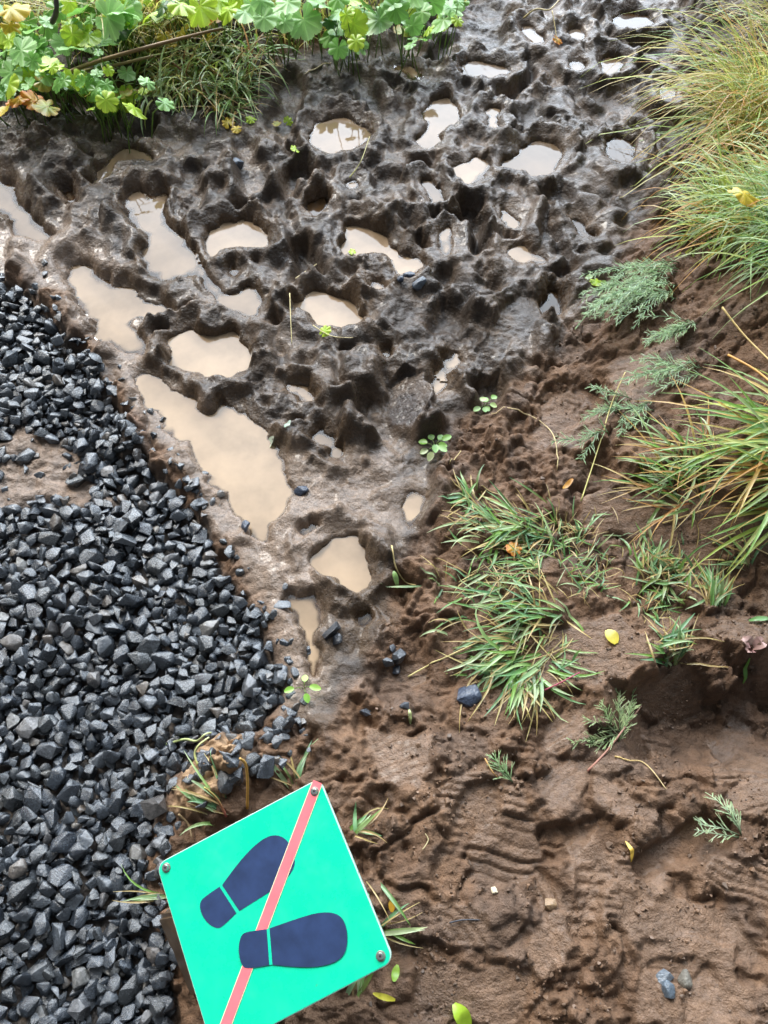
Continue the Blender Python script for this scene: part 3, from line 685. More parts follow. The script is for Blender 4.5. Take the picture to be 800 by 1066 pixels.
def stone_mat(name, per_object):
    m, n, l, b = mat(name)
    if per_object:
        oi = n.new('ShaderNodeObjectInfo'); fac = oi.outputs['Random']
    else:
        at = nd(n, 'ShaderNodeAttribute', attribute_name='rnd'); fac = at.outputs['Fac']
    rp = n.new('ShaderNodeValToRGB'); e = rp.color_ramp.elements
    e[0].position = 0.0; e[0].color = (0.013, 0.016, 0.020, 1); e[1].position = 1.0; e[1].color = (0.085, 0.083, 0.078, 1)
    for pos, c in ((0.3, (0.017, 0.022, 0.029)), (0.55, (0.024, 0.028, 0.033)), (0.75, (0.021, 0.023, 0.024)), (0.88, (0.052, 0.059, 0.068)), (0.965, (0.066, 0.052, 0.040))):
        q = e.new(pos); q.color = (*c, 1)
    l.new(fac, rp.inputs['Fac'])
    g = n.new('ShaderNodeNewGeometry')
    no = nd(n, 'ShaderNodeTexNoise', Scale=120, Detail=6, Roughness=0.7); l.new(g.outputs['Position'], no.inputs['Vector'])
    mr = nd(n, 'ShaderNodeMapRange'); mr.inputs['From Min'].default_value = 0.3; mr.inputs['From Max'].default_value = 0.72
    mr.inputs['To Min'].default_value = 0.5; mr.inputs['To Max'].default_value = 1.7
    l.new(no.outputs['Fac'], mr.inputs['Value'])
    vm = nd(n, 'ShaderNodeVectorMath', operation='SCALE'); l.new(rp.outputs[0], vm.inputs[0]); l.new(mr.outputs[0], vm.inputs['Scale'])
    l.new(vm.outputs[0], b.inputs['Base Color'])
    mr2 = nd(n, 'ShaderNodeMapRange'); mr2.inputs['To Min'].default_value = 0.12; mr2.inputs['To Max'].default_value = 0.36
    b.inputs['Specular IOR Level'].default_value = 0.95
    l.new(no.outputs['Fac'], mr2.inputs['Value']); l.new(mr2.outputs[0], b.inputs['Roughness'])
    no2 = nd(n, 'ShaderNodeTexNoise', Scale=190, Detail=6, Roughness=0.75); l.new(g.outputs['Position'], no2.inputs['Vector'])
    bp = nd(n, 'ShaderNodeBump', Strength=0.6, Distance=0.004); l.new(no2.outputs['Fac'], bp.inputs['Height']); l.new(bp.outputs[0], b.inputs['Normal'])
    return m
M_stone = stone_mat('wet_basalt', True); M_stone_bulk = stone_mat('wet_basalt_bed', False)
NV = 22
stone_v = [stone_mesh('stone', k, M_stone, faces=[11, 14, 18, 24][k % 4], round_=[0.28, 0.4, 0.5, 0.34][k % 4]) for k in range(NV)]
stone_co = []; stone_fa = []
for me_ in stone_v:
    a = np.empty(len(me_.vertices)*3, np.float32); me_.vertices.foreach_get('co', a); stone_co.append(a.reshape(-1, 3))
    stone_fa.append([tuple(p.vertices) for p in me_.polygons])

gx0, gx1, gy0, gy1, gs = -1.95, 0.05, -0.42, 1.95, 0.0035
gX, gY = np.meshgrid(np.arange(gx0, gx1, gs), np.arange(gy0, gy1, gs))
def samp(Z):
    ii = np.clip(np.searchsorted(xs, gX), 0, NX-1); jj = np.clip(np.searchsorted(ys, gY), 0, NY-1)
    return Z[jj, ii]
HG = samp(H).copy(); GM = samp(Z_grav)*(1-0.95*samp(Z_patch)); HG0 = HG.copy()
stones = []          # (x, y, z, a, b, c, rot, variant, layer)
def drop(x, y, a, b, c, yaw, sink=0.0, quant=82):
    r = a; i0 = int((x-r-gx0)/gs); i1 = int((x+r-gx0)/gs)+1; j0 = int((y-r-gy0)/gs); j1 = int((y+r-gy0)/gs)+1
    if i0 < 0 or j0 < 0 or i1 >= gX.shape[1] or j1 >= gX.shape[0]: return None
    sx = gX[j0:j1, i0:i1]-x; sy = gY[j0:j1, i0:i1]-y
    u = (sx*math.cos(yaw)+sy*math.sin(yaw))/a; v = (-sx*math.sin(yaw)+sy*math.cos(yaw))/b
    rr = u*u+v*v; ins = rr < 0.95
    if ins.sum() < 4: return None
    th = c*np.sqrt(np.clip(1-rr, 0, 1))
    h = HG[j0:j1, i0:i1]
    z = np.percentile((h+th*0.8)[ins], quant) - sink
    return z, (j0, j1, i0, i1), ins, th
def settle(x, y, a, b, c, yaw, layer, res):
    z, (j0, j1, i0, i1), ins, th = res
    h = HG[j0:j1, i0:i1]
    HG[j0:j1, i0:i1] = np.where(ins, np.maximum(h, z+th*0.85), h)
    tl = 0.30 if layer else 0.2
    rot = Euler((random.gauss(0, tl), random.gauss(0, tl), yaw))
    stones.append((x, y, z, a, b, c, rot, random.randrange(NV), layer))
def stone_size():
    d = float(np.clip(RNG.lognormal(math.log(0.0110), 0.27), 0.0070, 0.0205))
    return d*random.uniform(1.05, 1.42), d*random.uniform(0.85, 1.05), d*random.uniform(0.55, 0.9)
random.seed(21)
cells = np.argwhere(GM > 0.5)
for layer, N in ((0, 6300), (1, 5000)):
    for k in range(N):
        a, b, c = stone_size(); best = None
        for t in range(4 if layer == 0 else 9):
            j, i = cells[RNG.integers(len(cells))]
            x = gx0+i*gs+random.uniform(-.002, .002); y = gy0+j*gs
            if layer and GM[j, i] < 0.9: continue
            yaw = random.uniform(0, 3.14159); res = drop(x, y, a, b, c, yaw)
            if res is None: continue
            if layer == 0 and res[0] - Hs(x, y) > c*1.7: continue
            if best is None or res[0]-Hs(x, y) < best[0]: best = (res[0]-Hs(x, y), x, y, yaw, res)
        if best: settle(best[1], best[2], a, b, c, best[3], layer, best[4])
# stones half sunk in the mud around the edge of the bed
def edge_stone(px, py, big=1.0, sink=0.006):
    g = g_at(px, py); a, b, c = [q*big for q in stone_size()]; yaw = random.uniform(0, 3.14)
    res = drop(g[0], g[1], a, b, c, yaw, sink, 60)
    if res: settle(g[0], g[1], a, b, c, yaw, 2, res)
for k in range(46): edge_stone(random.uniform(250, 325), random.uniform(610, 800), random.uniform(0.6, 1.0))
for k in range(15): edge_stone(random.uniform(70, 125), random.uniform(430, 520), random.uniform(0.8, 1.1), 0.004)
for k in range(34):
    t = random.random(); edge_stone(120+110*t+random.uniform(-18, 22), 400+150*t+random.uniform(-10, 10), random.uniform(0.6, 1.0))
for k in range(10): edge_stone(random.uniform(15, 110), random.uniform(280, 340), random.uniform(0.7, 1.0))
for k in range(16): edge_stone(random.uniform(262, 312), random.uniform(730, 810), random.uniform(0.8, 1.2), 0.003)
for k in range(60): edge_stone(random.gauss(168, 9), random.uniform(835, 1060), random.uniform(0.7, 1.2), 0.003)
for k in range(30): edge_stone(random.uniform(165, 262), random.uniform(748, 850), random.uniform(0.6, 1.1), 0.004)
for k in range(70):
    t = random.random(); P_ = [(34,308),(96,376),(138,455),(203,532),(242,605),(284,680),(285,750)]
    i_ = min(5, int(t*6)); f_ = t*6-i_
    edge_stone(P_[i_][0]*(1-f_)+P_[i_+1][0]*f_+random.gauss(6, 9), P_[i_][1]*(1-f_)+P_[i_+1][1]*f_+random.gauss(0, 8), random.uniform(0.55, 1.0), 0.005)
for k in range(26): edge_stone(random.uniform(-10, 105), random.uniform(452, 525), random.uniform(0.7, 1.15), 0.005)
# which show: topmost cells
top = np.zeros(len(stones)); vis = []
for k, s in enumerate(stones):
    i = int((s[0]-gx0)/gs); j = int((s[1]-gy0)/gs)
    above = HG[max(0, j-1):j+2, max(0, i-1):i+2].mean() - (s[2]+s[5]*0.85)
    px, py = to_px(s[0], s[1], s[2]); dep = s[1]*ST+(CAM_H-s[2])*CT
    inside = -10 < px < 800 and 0 < py < 1075
    vis.append((s[3]*s[4]/dep**2 if (above < 0.006 and inside) else 0.0, k))
vis.sort(reverse=True)
chosen = [k for v, k in vis[:300] if v > 0]
cs = set(chosen)
for k in chosen:
    x, y, z, a, b, c, rot, vi, layer = stones[k]
    o = link('gravel_stone', stone_v[vi]); o.location = (x, y, z); o.rotation_euler = rot; o.scale = (a, b, c)
    tag(o, 'angular wet dark grey stone lying in the gravel bed', 'stone', 'wet crushed stones of the gravel bed')
vv = []; fl = []; rn = []; off = 0
low_v = [stone_mesh('stone_low', 40+k, M_stone, faces=[10, 12, 14][k % 3], round_=0.4, seg=1) for k in range(18)]
low_co = []; low_fa = []
for me_ in low_v:
    a = np.empty(len(me_.vertices)*3, np.float32); me_.vertices.foreach_get('co', a); low_co.append(a.reshape(-1, 3)); low_fa.append([tuple(p.vertices) for p in me_.polygons])
    bpy.data.meshes.remove(me_)
for k, s in enumerate(stones):
    if k in cs: continue
    x, y, z, a, b, c, rot, vi, layer = s; vi = vi % 18
    Mx = np.array(rot.to_matrix())
    p = (low_co[vi]*np.array([a, b, c])) @ Mx.T + np.array([x, y, z])
    vv.append(p); fl += [tuple(i+off for i in f) for f in low_fa[vi]]; rn.append(np.full(len(p), random.random())); off += len(p)
me_ = bpy.data.meshes.new('gravel'); me_.from_pydata(np.concatenate(vv).tolist(), [], fl)
me_.polygons.foreach_set('use_smooth', [True]*len(me_.polygons)); me_.set_sharp_from_angle(angle=R(32))
ra = me_.attributes.new('rnd', 'FLOAT', 'POINT'); ra.data.foreach_set('value', np.concatenate(rn).astype(np.float32))
me_.materials.append(M_stone_bulk)
o = link('gravel', me_); o['kind'] = 'stuff'; tag(o, 'bed of wet dark grey crushed gravel along the muddy path', 'gravel')

# loose crumbs of earth on the drier mud
M_crumb, n, l, b = mat('earth_crumb')
at = nd(n, 'ShaderNodeAttribute', attribute_name='rnd'); rp = n.new('ShaderNodeValToRGB')
rp.color_ramp.elements[0].color = (0.060, 0.036, 0.021, 1); rp.color_ramp.elements[1].color = (0.150, 0.086, 0.048, 1)
l.new(at.outputs['Fac'], rp.inputs['Fac']); l.new(rp.outputs[0], b.inputs['Base Color']); b.inputs['Roughness'].default_value = 0.6
vv = []; fl = []; rn = []; off = 0
while len(vv) < 2300:
    px = random.uniform(385, 830); py = random.uniform(290, 1090); g = g_at(px, py)
    ii = min(NX-1, np.searchsorted(xs, g[0])); jj = min(NY-1, np.searchsorted(ys, g[1]))
    if Z_low[jj, ii] < 0.6 or crm[jj, ii] + crumb_extra[jj, ii] < random.random()*1.1: continue
    r_ = float(np.clip(random.lognormvariate(math.log(0.0024), 0.45), 0.0012, 0.0075)); vi = random.randrange(18)
    Mx = np.array(Euler((random.uniform(0, 6), random.uniform(0, 6), random.uniform(0, 6))).to_matrix())
    p = (low_co[vi]*np.array([r_, r_*random.uniform(.7, 1), r_*random.uniform(.6, .9)])) @ Mx.T + np.array([g[0], g[1], Hs(g[0], g[1]) + r_*0.35])
    vv.append(p); fl += [tuple(i+off for i in f) for f in low_fa[vi]]; rn.append(np.full(len(p), random.random())); off += len(p)
me_ = bpy.data.meshes.new('earth_crumbs'); me_.from_pydata(np.concatenate(vv).tolist(), [], fl)
ra = me_.attributes.new('rnd', 'FLOAT', 'POINT'); ra.data.foreach_set('value', np.concatenate(rn).astype(np.float32)); me_.materials.append(M_crumb)
o = link('earth_crumbs', me_); o['kind'] = 'stuff'; tag(o, 'loose crumbs of brown earth strewn over the drier mud', 'soil')

# stones lying on their own in the mud
M_slate = stone_mat('wet_slate', True)
def lone(px, py, size, label, vi, flat=0.6, rz=0.0, colr=None, asp=0.75, sink=0.35, group=None):
    p = hit(px, py)
    mm = stone_v[vi]
    if colr:
        mm = stone_v[vi].copy(); m2, n, l, b = mat('pebble'); 
        no = nd(n, 'ShaderNodeTexNoise', Scale=3.0, Detail=5); tc = n.new('ShaderNodeTexCoord'); l.new(tc.outputs['Object'], no.inputs['Vector'])
        rp = n.new('ShaderNodeValToRGB'); rp.color_ramp.elements[0].color = (*[q*0.7 for q in colr], 1); rp.color_ramp.elements[1].color = (*[q*1.25 for q in colr], 1)
        l.new(no.outputs['Fac'], rp.inputs['Fac']); l.new(rp.outputs[0], b.inputs['Base Color']); b.inputs['Roughness'].default_value = 0.3
        bp = nd(n, 'ShaderNodeBump', Strength=0.3, Distance=0.03); l.new(no.outputs['Fac'], bp.inputs['Height']); l.new(bp.outputs[0], b.inputs['Normal'])
        mm.materials[0] = m2
    o = link('stone', mm); c = size*flat
    o.scale = (size, size*asp, c); o.rotation_euler = (random.gauss(0, .12), random.gauss(0, .12), rz)
    o.location = p + Vector((0, 0, c*(1-2*sink)))
    return tag(o, label, 'stone', group)
DB = (0.030, 0.040, 0.062)
lone(488, 726, 0.026, 'rounded blue-black stone beside the lower end of the big grass tuft', 6, 0.6, 0.2, DB, 0.9, .25)
lone(416, 684, 0.017, 'dark grey stone, largest of the cluster of four below the round puddle', 3, 0.7, 0.8, (0.05,0.056,0.064))
lone(404, 690, 0.012, 'small dark stone at the left of the cluster of four in mud', 5, 0.7, 0.3, (0.05,0.056,0.064))
lone(413, 698, 0.012, 'small dark stone at the lower edge of the cluster of four in mud', 9, 0.7, 1.3, (0.05,0.056,0.07))
lone(409, 676, 0.010, 'smallest dark stone at the top of the cluster of four in mud', 10, 0.7, 2.0, (0.045,0.05,0.06))
lone(256, 549, 0.017, 'lone dark stone standing in the lower end of the long silty pool', 7, 0.6, 1.4, DB, 0.6, .3)
lone(314, 512, 0.018, 'dark bluish stone on the right bank of the long silty pool', 11, 0.7, 0.4, DB)
lone(345, 657, 0.022, 'rough black stone on the mud between two silty puddles', 12, 0.7, 0.4, (0.028,0.03,0.034))
lone(352, 666, 0.015, 'small black stone touching the rough black stone between the puddles', 13, 0.7, 1.4, (0.03,0.032,0.036))
lone(436, 297, 0.022, 'bluish wet pebble beside the small puddle in the trampled mud', 14, 0.6, 0.9, (0.05,0.062,0.08))
lone(426, 288, 0.018, 'dark blue pebble at the rim of the small puddle in trampled mud', 15, 0.55, 0.3, DB, 0.6)
lone(247, 172, 0.022, 'bluish grey pebble stuck in the churned mud near the top left', 17, 0.7, 0.0, (0.07,0.09,0.12))
lone(691, 1017, 0.015, 'blue-grey pebble, upper of two side by side near the lower right corner', 18, 0.7, 0.6, (0.09,0.105,0.12))
lone(695, 1030, 0.014, 'blue-grey pebble, lower of two side by side near the lower right corner', 19, 0.7, 1.6, (0.075,0.095,0.115))
lone(713, 1020, 0.016, 'brownish grey pebble right of the two blue-grey ones at lower right', 20, 0.7, 1.2, (0.12,0.11,0.09))
lone(515, 927, 0.007, 'tiny cream pebble on the grooved mud', 2, 0.8, 0, (0.6,0.52,0.36), 0.9)
lone(573, 942, 0.012, 'small tan clay lump beside the tread print', 6, 0.8, 0, (0.20,0.13,0.07), 0.9)
lone(421, 735, 0.010, 'small dark stone pressed into brown mud below the cluster of four', 1, 0.7, 0, (0.05,0.055,0.065))
lone(380, 742, 0.012, 'dark stone in the notch under the muddy slab', 4, 0.7, 0, (0.04,0.045,0.055))
lone(417, 291, 0.010, 'tiny dark pebble in the small puddle of the trampled mud', 8, 0.7, 0, DB)

# ------------------------------------------------------------------ sign
ex = Vector((0.8826845, 0.4026277, 0.2424025)).normalized(); ey = Vector((-0.4087638, 0.8505068, 0.0335583))
ey = (ey - ex*ey.dot(ex)).normalized(); ez = ex.cross(ey).normalized()
SO = Vector((-0.24934, -0.12472, 0.21853)); SW, SH = 0.300, 0.2833
S_M = Matrix.Translation(SO) @ Matrix((ex, ey, ez)).transposed().to_4x4()
def simple(name, col, rough=0.4, metal=0.0, bump=None, noise=0.0, nscale=20):
    m, n, l, b = mat(name); b.inputs['Roughness'].default_value = rough; b.inputs['Metallic'].default_value = metal
    tc = n.new('ShaderNodeTexCoord'); no = nd(n, 'ShaderNodeTexNoise', Scale=nscale, Detail=6, Roughness=0.65); l.new(tc.outputs['Object'], no.inputs['Vector'])
    rp = n.new('ShaderNodeValToRGB'); e = rp.color_ramp.elements; e[0].position = 0.3; e[1].position = 0.7
    e[0].color = (*[c*(1-noise) for c in col], 1); e[1].color = (*[min(1, c*(1+noise)) for c in col], 1)
    l.new(no.outputs['Fac'], rp.inputs['Fac']); l.new(rp.outputs[0], b.inputs['Base Color'])
    if bump:
        bp = nd(n, 'ShaderNodeBump', Strength=bump, Distance=0.002); l.new(no.outputs['Fac'], bp.inputs['Height']); l.new(bp.outputs[0], b.inputs['Normal'])
    return m
M_green = simple('sign_green', (0.0, 0.44, 0.245), 0.32, noise=0.05, nscale=8)
nn_, ll_ = M_green.node_tree.nodes, M_green.node_tree.links
_b = nn_['Principled BSDF']; _src = _b.inputs['Base Color'].links[0].from_socket
_tc = nn_.new('ShaderNodeTexCoord'); _n1 = nd(nn_, 'ShaderNodeTexNoise', Scale=70, Detail=5, Roughness=0.7); ll_.new(_tc.outputs['Object'], _n1.inputs['Vector'])
_r1 = nn_.new('ShaderNodeValToRGB'); _r1.color_ramp.elements[0].position = 0.685; _r1.color_ramp.elements[1].position = 0.73; ll_.new(_n1.outputs['Fac'], _r1.inputs['Fac'])
_mx = nd(nn_, 'ShaderNodeMix', data_type='RGBA'); ll_.new(_r1.outputs['Color'], _mx.inputs['Factor']); ll_.new(_src, _mx.inputs['A']); _mx.inputs['B'].default_value = (0.10, 0.13, 0.07, 1)
ll_.new(_mx.outputs['Result'], _b.inputs['Base Color'])
_n2 = nd(nn_, 'ShaderNodeTexNoise', Scale=14, Detail=6, Roughness=0.7); ll_.new(_tc.outputs['Object'], _n2.inputs['Vector'])
_m2 = nd(nn_, 'ShaderNodeMapRange'); _m2.inputs['From Min'].default_value = 0.35; _m2.inputs['From Max'].default_value = 0.65; _m2.inputs['To Min'].default_value = 0.16; _m2.inputs['To Max'].default_value = 0.5
ll_.new(_n2.outputs['Fac'], _m2.inputs['Value']); ll_.new(_m2.outputs[0], _b.inputs['Roughness'])
M_navy = simple('sign_navy', (0.016, 0.030, 0.078), 0.33, noise=0.28, nscale=26)
M_pink = simple('sign_red', (0.66, 0.125, 0.14), 0.4, noise=0.10, nscale=30)
M_cream = simple('sign_edge_line', (0.62, 0.55, 0.33), 0.5, noise=0.15, nscale=50)
M_white = simple('sign_pale_edge', (0.36, 0.50, 0.42), 0.45, noise=0.25, nscale=40)
M_steel = simple('steel', (0.62, 0.60, 0.57), 0.22, 1.0, noise=0.1)
M_dark = simple('dark_socket', (0.01, 0.01, 0.012), 0.5)
M_ring = simple('washer', (0.20, 0.19, 0.16), 0.4, 0.6, noise=0.3, nscale=60)
M_wood = simple('wet_wood', (0.055, 0.034, 0.017), 0.38, bump=0.6, noise=0.5, nscale=26)
sign = empty('sign', (0, 0, 0), 'green square sign with two navy boot soles crossed by a red stripe', 'sign')
def plate(name, pts, z0, z1, m, parent=sign, bevel=0.0):
    """flat prism in panel coordinates (metres)"""
    bm = bmesh.new(); vs_ = [bm.verts.new((p[0], p[1], z0)) for p in pts]; f = bm.faces.new(vs_)
    if f.normal.z < 0: bmesh.ops.reverse_faces(bm, faces=[f])
    r = bmesh.ops.extrude_face_region(bm, geom=[f]); tv = [v for v in r['geom'] if isinstance(v, bmesh.types.BMVert)]
    bmesh.ops.translate(bm, vec=(0, 0, z1-z0), verts=tv)
    bmesh.ops.recalc_face_normals(bm, faces=bm.faces[:])
    if bevel:
        ed = [e for e in bm.edges if abs(e.verts[0].co.z-z1) < 1e-6 and abs(e.verts[1].co.z-z1) < 1e-6]
        bmesh.ops.bevel(bm, geom=ed, offset=bevel, segments=2, affect='EDGES', profile=0.5)
    me = bpy.data.meshes.new(name); bm.to_mesh(me); bm.free(); me.materials.append(m)
    o = bpy.data.objects.new(name, me); COL.objects.link(o); o.parent = parent
    return o
def rrect(w, h, r, inset=0.0, n=7):
    P = []
    for cx_, cy_, a0 in ((w-r, h-r, 0), (r, h-r, 90), (r, r, 180), (w-r, r, 270)):
        for k in range(n+1):
            a = R(a0+90*k/n); rr = r-inset
            P.append((cx_+math.cos(a)*rr, cy_+math.sin(a)*rr))
    return P
sign.matrix_world = S_M
pan = plate('panel', rrect(SW, SH, 0.016), -0.006, 0.0, M_white, bevel=0.0008)
grn = plate('green_face', rrect(SW, SH, 0.016, 0.0014), 0.0003, 0.0008, M_green, pan)
def sm2(P, it=2):
    return [tuple(q) for q in smooth_poly(np.array(P), it)]
def uv(P): return [(p[0]*SW, p[1]*SH) for p in P]
foreA = [(0.309,0.731),(0.387,0.773),(0.481,0.817),(0.57,0.844),(0.63,0.847),(0.673,0.833),(0.708,0.798),(0.725,0.747),(0.721,0.675),(0.704,0.639),(0.659,0.607),(0.593,0.586),(0.456,0.577),(0.352,0.568)]
heelA = [(0.293,0.73),(0.334,0.566),(0.242,0.538),(0.214,0.541),(0.179,0.577),(0.159,0.627),(0.157,0.68),(0.174,0.711),(0.212,0.72)]
foreB = [(0.473,0.419),(0.62,0.398),(0.724,0.379),(0.795,0.349),(0.835,0.312),(0.845,0.264),(0.831,0.204),(0.801,0.152),(0.764,0.129),(0.708,0.126),(0.626,0.148),(0.535,0.191),(0.426,0.254)]
heelB = [(0.458,0.422),(0.41,0.26),(0.291,0.295),(0.275,0.327),(0.281,0.382),(0.299,0.425),(0.324,0.455),(0.353,0.458)]
def keep_corners(P, corners, it=2):
    """smooth a closed outline but keep some corners sharp"""
    Q = []
    for i, p in enumerate(P): Q += [p]*(5 if i in corners else 1)
    return sm2(Q, it)
def dedupe(P):
    out = []
    for p in P:
        if not out or (abs(p[0]-out[-1][0])+abs(p[1]-out[-1][1])) > 2e-3: out.append(p)
    if abs(out[0][0]-out[-1][0])+abs(out[0][1]-out[-1][1]) < 2e-3: out.pop()
    return out
def sole_part(fore, heel, fc, hc):
    o = plate('boot_sole', uv(dedupe(keep_corners(fore, fc))), 0.0010, 0.0013, M_navy, pan)
    plate('heel', uv(dedupe(keep_corners(heel, hc))), 0.0010, 0.0013, M_navy, o)
    return o
sole_part(foreA, heelA, (0, 13), (0, 1))
# stripe from the top corner to the bottom corner, over the upper sole and under the lower one
def strip(u0, u1, half, z0, z1, name, m, parent):
    a = Vector((u0[0]*SW, u0[1]*SH)); b = Vector((u1[0]*SW, u1[1]*SH)); d = (b-a).normalized(); nrm = Vector((-d.y, d.x))*half
    return plate(name, [tuple(a-nrm), tuple(b-nrm), tuple(b+nrm), tuple(a+nrm)], z0, z1, m, parent)
st = strip((0.985, 0.985), (0.012, 0.012), 0.0078, 0.0018, 0.0021, 'stripe', M_pink, pan)
lo = strip((0.975, 0.975), (0.022, 0.022), 0.0090, 0.0015, 0.00165, 'stripe_edge', M_cream, st)
# lower sole lies over the stripe
ob = plate('boot_sole', uv(dedupe(keep_corners(foreB, (0, 12)))), 0.0024, 0.0027, M_navy, pan)
plate('heel', uv(dedupe(keep_corners(heelB, (0, 1)))), 0.0024, 0.0027, M_navy, ob)
gap = plate('sole_gap', uv([(0.473,0.419),(0.426,0.254),(0.41,0.26),(0.458,0.422)]), 0.00225, 0.00235, M_green, ob)
def lathe(name, prof, m, parent, loc, n=20):
    bm = bmesh.new(); rings = []
    for r, z in prof:
        rings.append([bm.verts.new((r*math.cos(6.28318*k/n), r*math.sin(6.28318*k/n), z)) for k in range(n)])
    for a, b in zip(rings, rings[1:]):
        for k in range(n): bm.faces.new((a[k], a[(k+1) % n], b[(k+1) % n], b[k]))
    bm.faces.new(rings[-1]); bmesh.ops.recalc_face_normals(bm, faces=bm.faces[:])
    me = bpy.data.meshes.new(name); bm.to_mesh(me); bm.free(); me.materials.append(m)
    me.polygons.foreach_set('use_smooth', [True]*len(me.polygons)); me.set_sharp_from_angle(angle=R(40))
    o = bpy.data.objects.new(name, me); COL.objects.link(o); o.parent = parent; o.location = loc
    return o
for u, v in ((0.050, 0.957), (0.950, 0.945), (0.948, 0.052), (0.052, 0.050)):
    s_ = lathe('screw', [(0.0052, 0.0), (0.0052, 0.0016), (0.0046, 0.0030), (0.0030, 0.0036), (0.0020, 0.0034)], M_steel, pan, (u*SW, v*SH, 0.0024))
    lathe('washer', [(0.0072, -0.0014), (0.0072, -0.0002), (0.0064, 0.0002), (0.005, 0.0002)], M_ring, s_, (0, 0, 0))
    lathe('socket', [(0.0019, 0.0034), (0.0019, 0.0037), (0.0012, 0.0037)], M_dark, s_, (0, 0, 0), 6)
# post: wet timber under the plate, its foot wider than the plate's edge
pa = [g_at(165, 955, 0.02), g_at(201, 1040, 0.02)]
fx_, fy_ = pa[1][0]-pa[0][0], pa[1][1]-pa[0][1]; fl_ = math.hypot(fx_, fy_); dx_, dy_ = -fy_/fl_, fx_/fl_
if dx_ < 0: dx_, dy_ = -dx_, -dy_
foot = [(pa[0][0], pa[0][1]), (pa[1][0], pa[1][1]), (pa[1][0]+dx_*0.15, pa[1][1]+dy_*0.15), (pa[0][0]+dx_*0.15, pa[0][1]+dy_*0.15)]
topc = S_M @ Vector((SW*0.38, SH*0.45, -0.0065))
bm = bmesh.new(); lows = [bm.verts.new((p[0], p[1], -0.12)) for p in foot]
mids = [bm.verts.new((p[0], p[1], 0.03)) for p in foot]
tops = []
for sx, sy in ((-1, 1), (-1, -1), (1, -1), (1, 1)):
    tops.append(bm.verts.new(S_M @ Vector((SW*0.40+sx*0.062, SH*0.45+sy*0.062, -0.0065))))
bm.faces.new(lows); bm.faces.new(tops)
for k in range(4):
    bm.faces.new((lows[k], lows[(k+1) % 4], mids[(k+1) % 4], mids[k])); bm.faces.new((mids[k], mids[(k+1) % 4], tops[(k+1) % 4], tops[k]))
bmesh.ops.recalc_face_normals(bm, faces=bm.faces[:])
bmesh.ops.bevel(bm, geom=[e for e in bm.edges], offset=0.006, segments=2, affect='EDGES', clamp_overlap=True)
me_ = bpy.data.meshes.new('post'); bm.to_mesh(me_); bm.free(); me_.materials.append(M_wood)
po = link('post', me_); po.parent = sign; po.matrix_parent_inverse = S_M.inverted()

# ------------------------------------------------------------------ grass tufts
random.seed(5)
def tuft(base, label, specs, group=None, name='grass_tuft', cat='grass'):
    """specs: list of (part name, count, spread, azimuth, az sd, elevation, el sd, length range, width, droop, colours, tips)"""
    t = empty(name, base, label, cat, group)
    for (pn, cnt, spr, az, asd, e0, esd, (l0, l1), w, dr, cols, tips) in specs:
        mb = MB()
        for k in range(cnt):
            r = spr*math.sqrt(random.random()); th = random.uniform(0, 6.283)
            sx, sy = (spr if isinstance(spr, float) else spr), 1
            x = base.x + r*math.cos(th); y = base.y + r*math.sin(th)
            p = (x, y, Hs(x, y)-0.004)
            c = jit(random.choice(cols)); tp = jit(random.choice(tips)) if tips else c
            blade(mb, p, az+random.gauss(0, asd), min(1.55, max(0.05, e0+random.gauss(0, esd))), random.uniform(l0, l1), w*random.uniform(0.6, 1.3),
                  dr*random.uniform(0.6, 1.4), c, tp, 7 if l1 > 0.15 else 5, True, random.gauss(0, 0.35))
        link(pn, mb.mesh(pn, M_grass, base), t)
    return t
G1 = [GREEN, BLUEGREEN, YELLOWGREEN, PALE]; DRY = [STRAW, ORANGE, (0.5, 0.36, 0.12)]
L_ = math.pi
gr = 'long grass tufts overhanging the right bank'
tuft(hit(815, 150), 'tall yellow-green grass tuft hanging over the mud at the top right corner',
     [('blades', 560, 0.20, L_+0.25, 0.7, 1.12, 0.35, (0.25, 0.62), 0.0030, 1.75, [YELLOWGREEN, GREEN, (0.55,0.52,0.14), (0.60,0.52,0.2), PALE], [YELLOWGREEN, STRAW, GREEN]),
      ('dry_blades', 150, 0.19, L_+0.25, 0.5, 1.10, 0.25, (0.35, 0.68), 0.0021, 1.7, DRY, [ORANGE, STRAW])], gr)
tuft(hit(880, 60), 'yellow grass tuft behind the tall tuft at the right edge',
     [('blades', 420, 0.24, L_+0.1, 0.7, 1.2, 0.25, (0.30, 0.6), 0.0030, 1.5, [YELLOWGREEN, (0.28,0.30,0.05), PALE], [YELLOWGREEN, STRAW]),
      ('dry_blades', 150, 0.2, L_+0.1, 0.6, 1.2, 0.25, (0.35, 0.65), 0.0020, 1.5, DRY, [STRAW])], gr)
tuft(hit(778, 236), 'rounded bright grass tuft with orange blade tips on the right bank',
     [('blades', 520, 0.12, L_+0.05, 1.0, 0.88, 0.42, (0.08, 0.28), 0.0028, 1.6, [YELLOWGREEN, GREEN, PALE, (0.58,0.54,0.20), (0.42,0.50,0.14)], [YELLOWGREEN, PALE, GREEN]),
      ('dry_blades', 90, 0.12, L_+0.15, 0.7, 0.9, 0.3, (0.15, 0.34), 0.0019, 1.6, DRY, [ORANGE, (0.55,0.25,0.08)])], gr)
tuft(hit(862, 262), 'green grass tuft at the right edge behind the rounded bright tuft',
     [('blades', 420, 0.16, L_, 0.9, 1.1, 0.3, (0.15, 0.36), 0.0026, 1.6, [GREEN, BLUEGREEN, YELLOWGREEN], [GREEN, PALE])], gr)
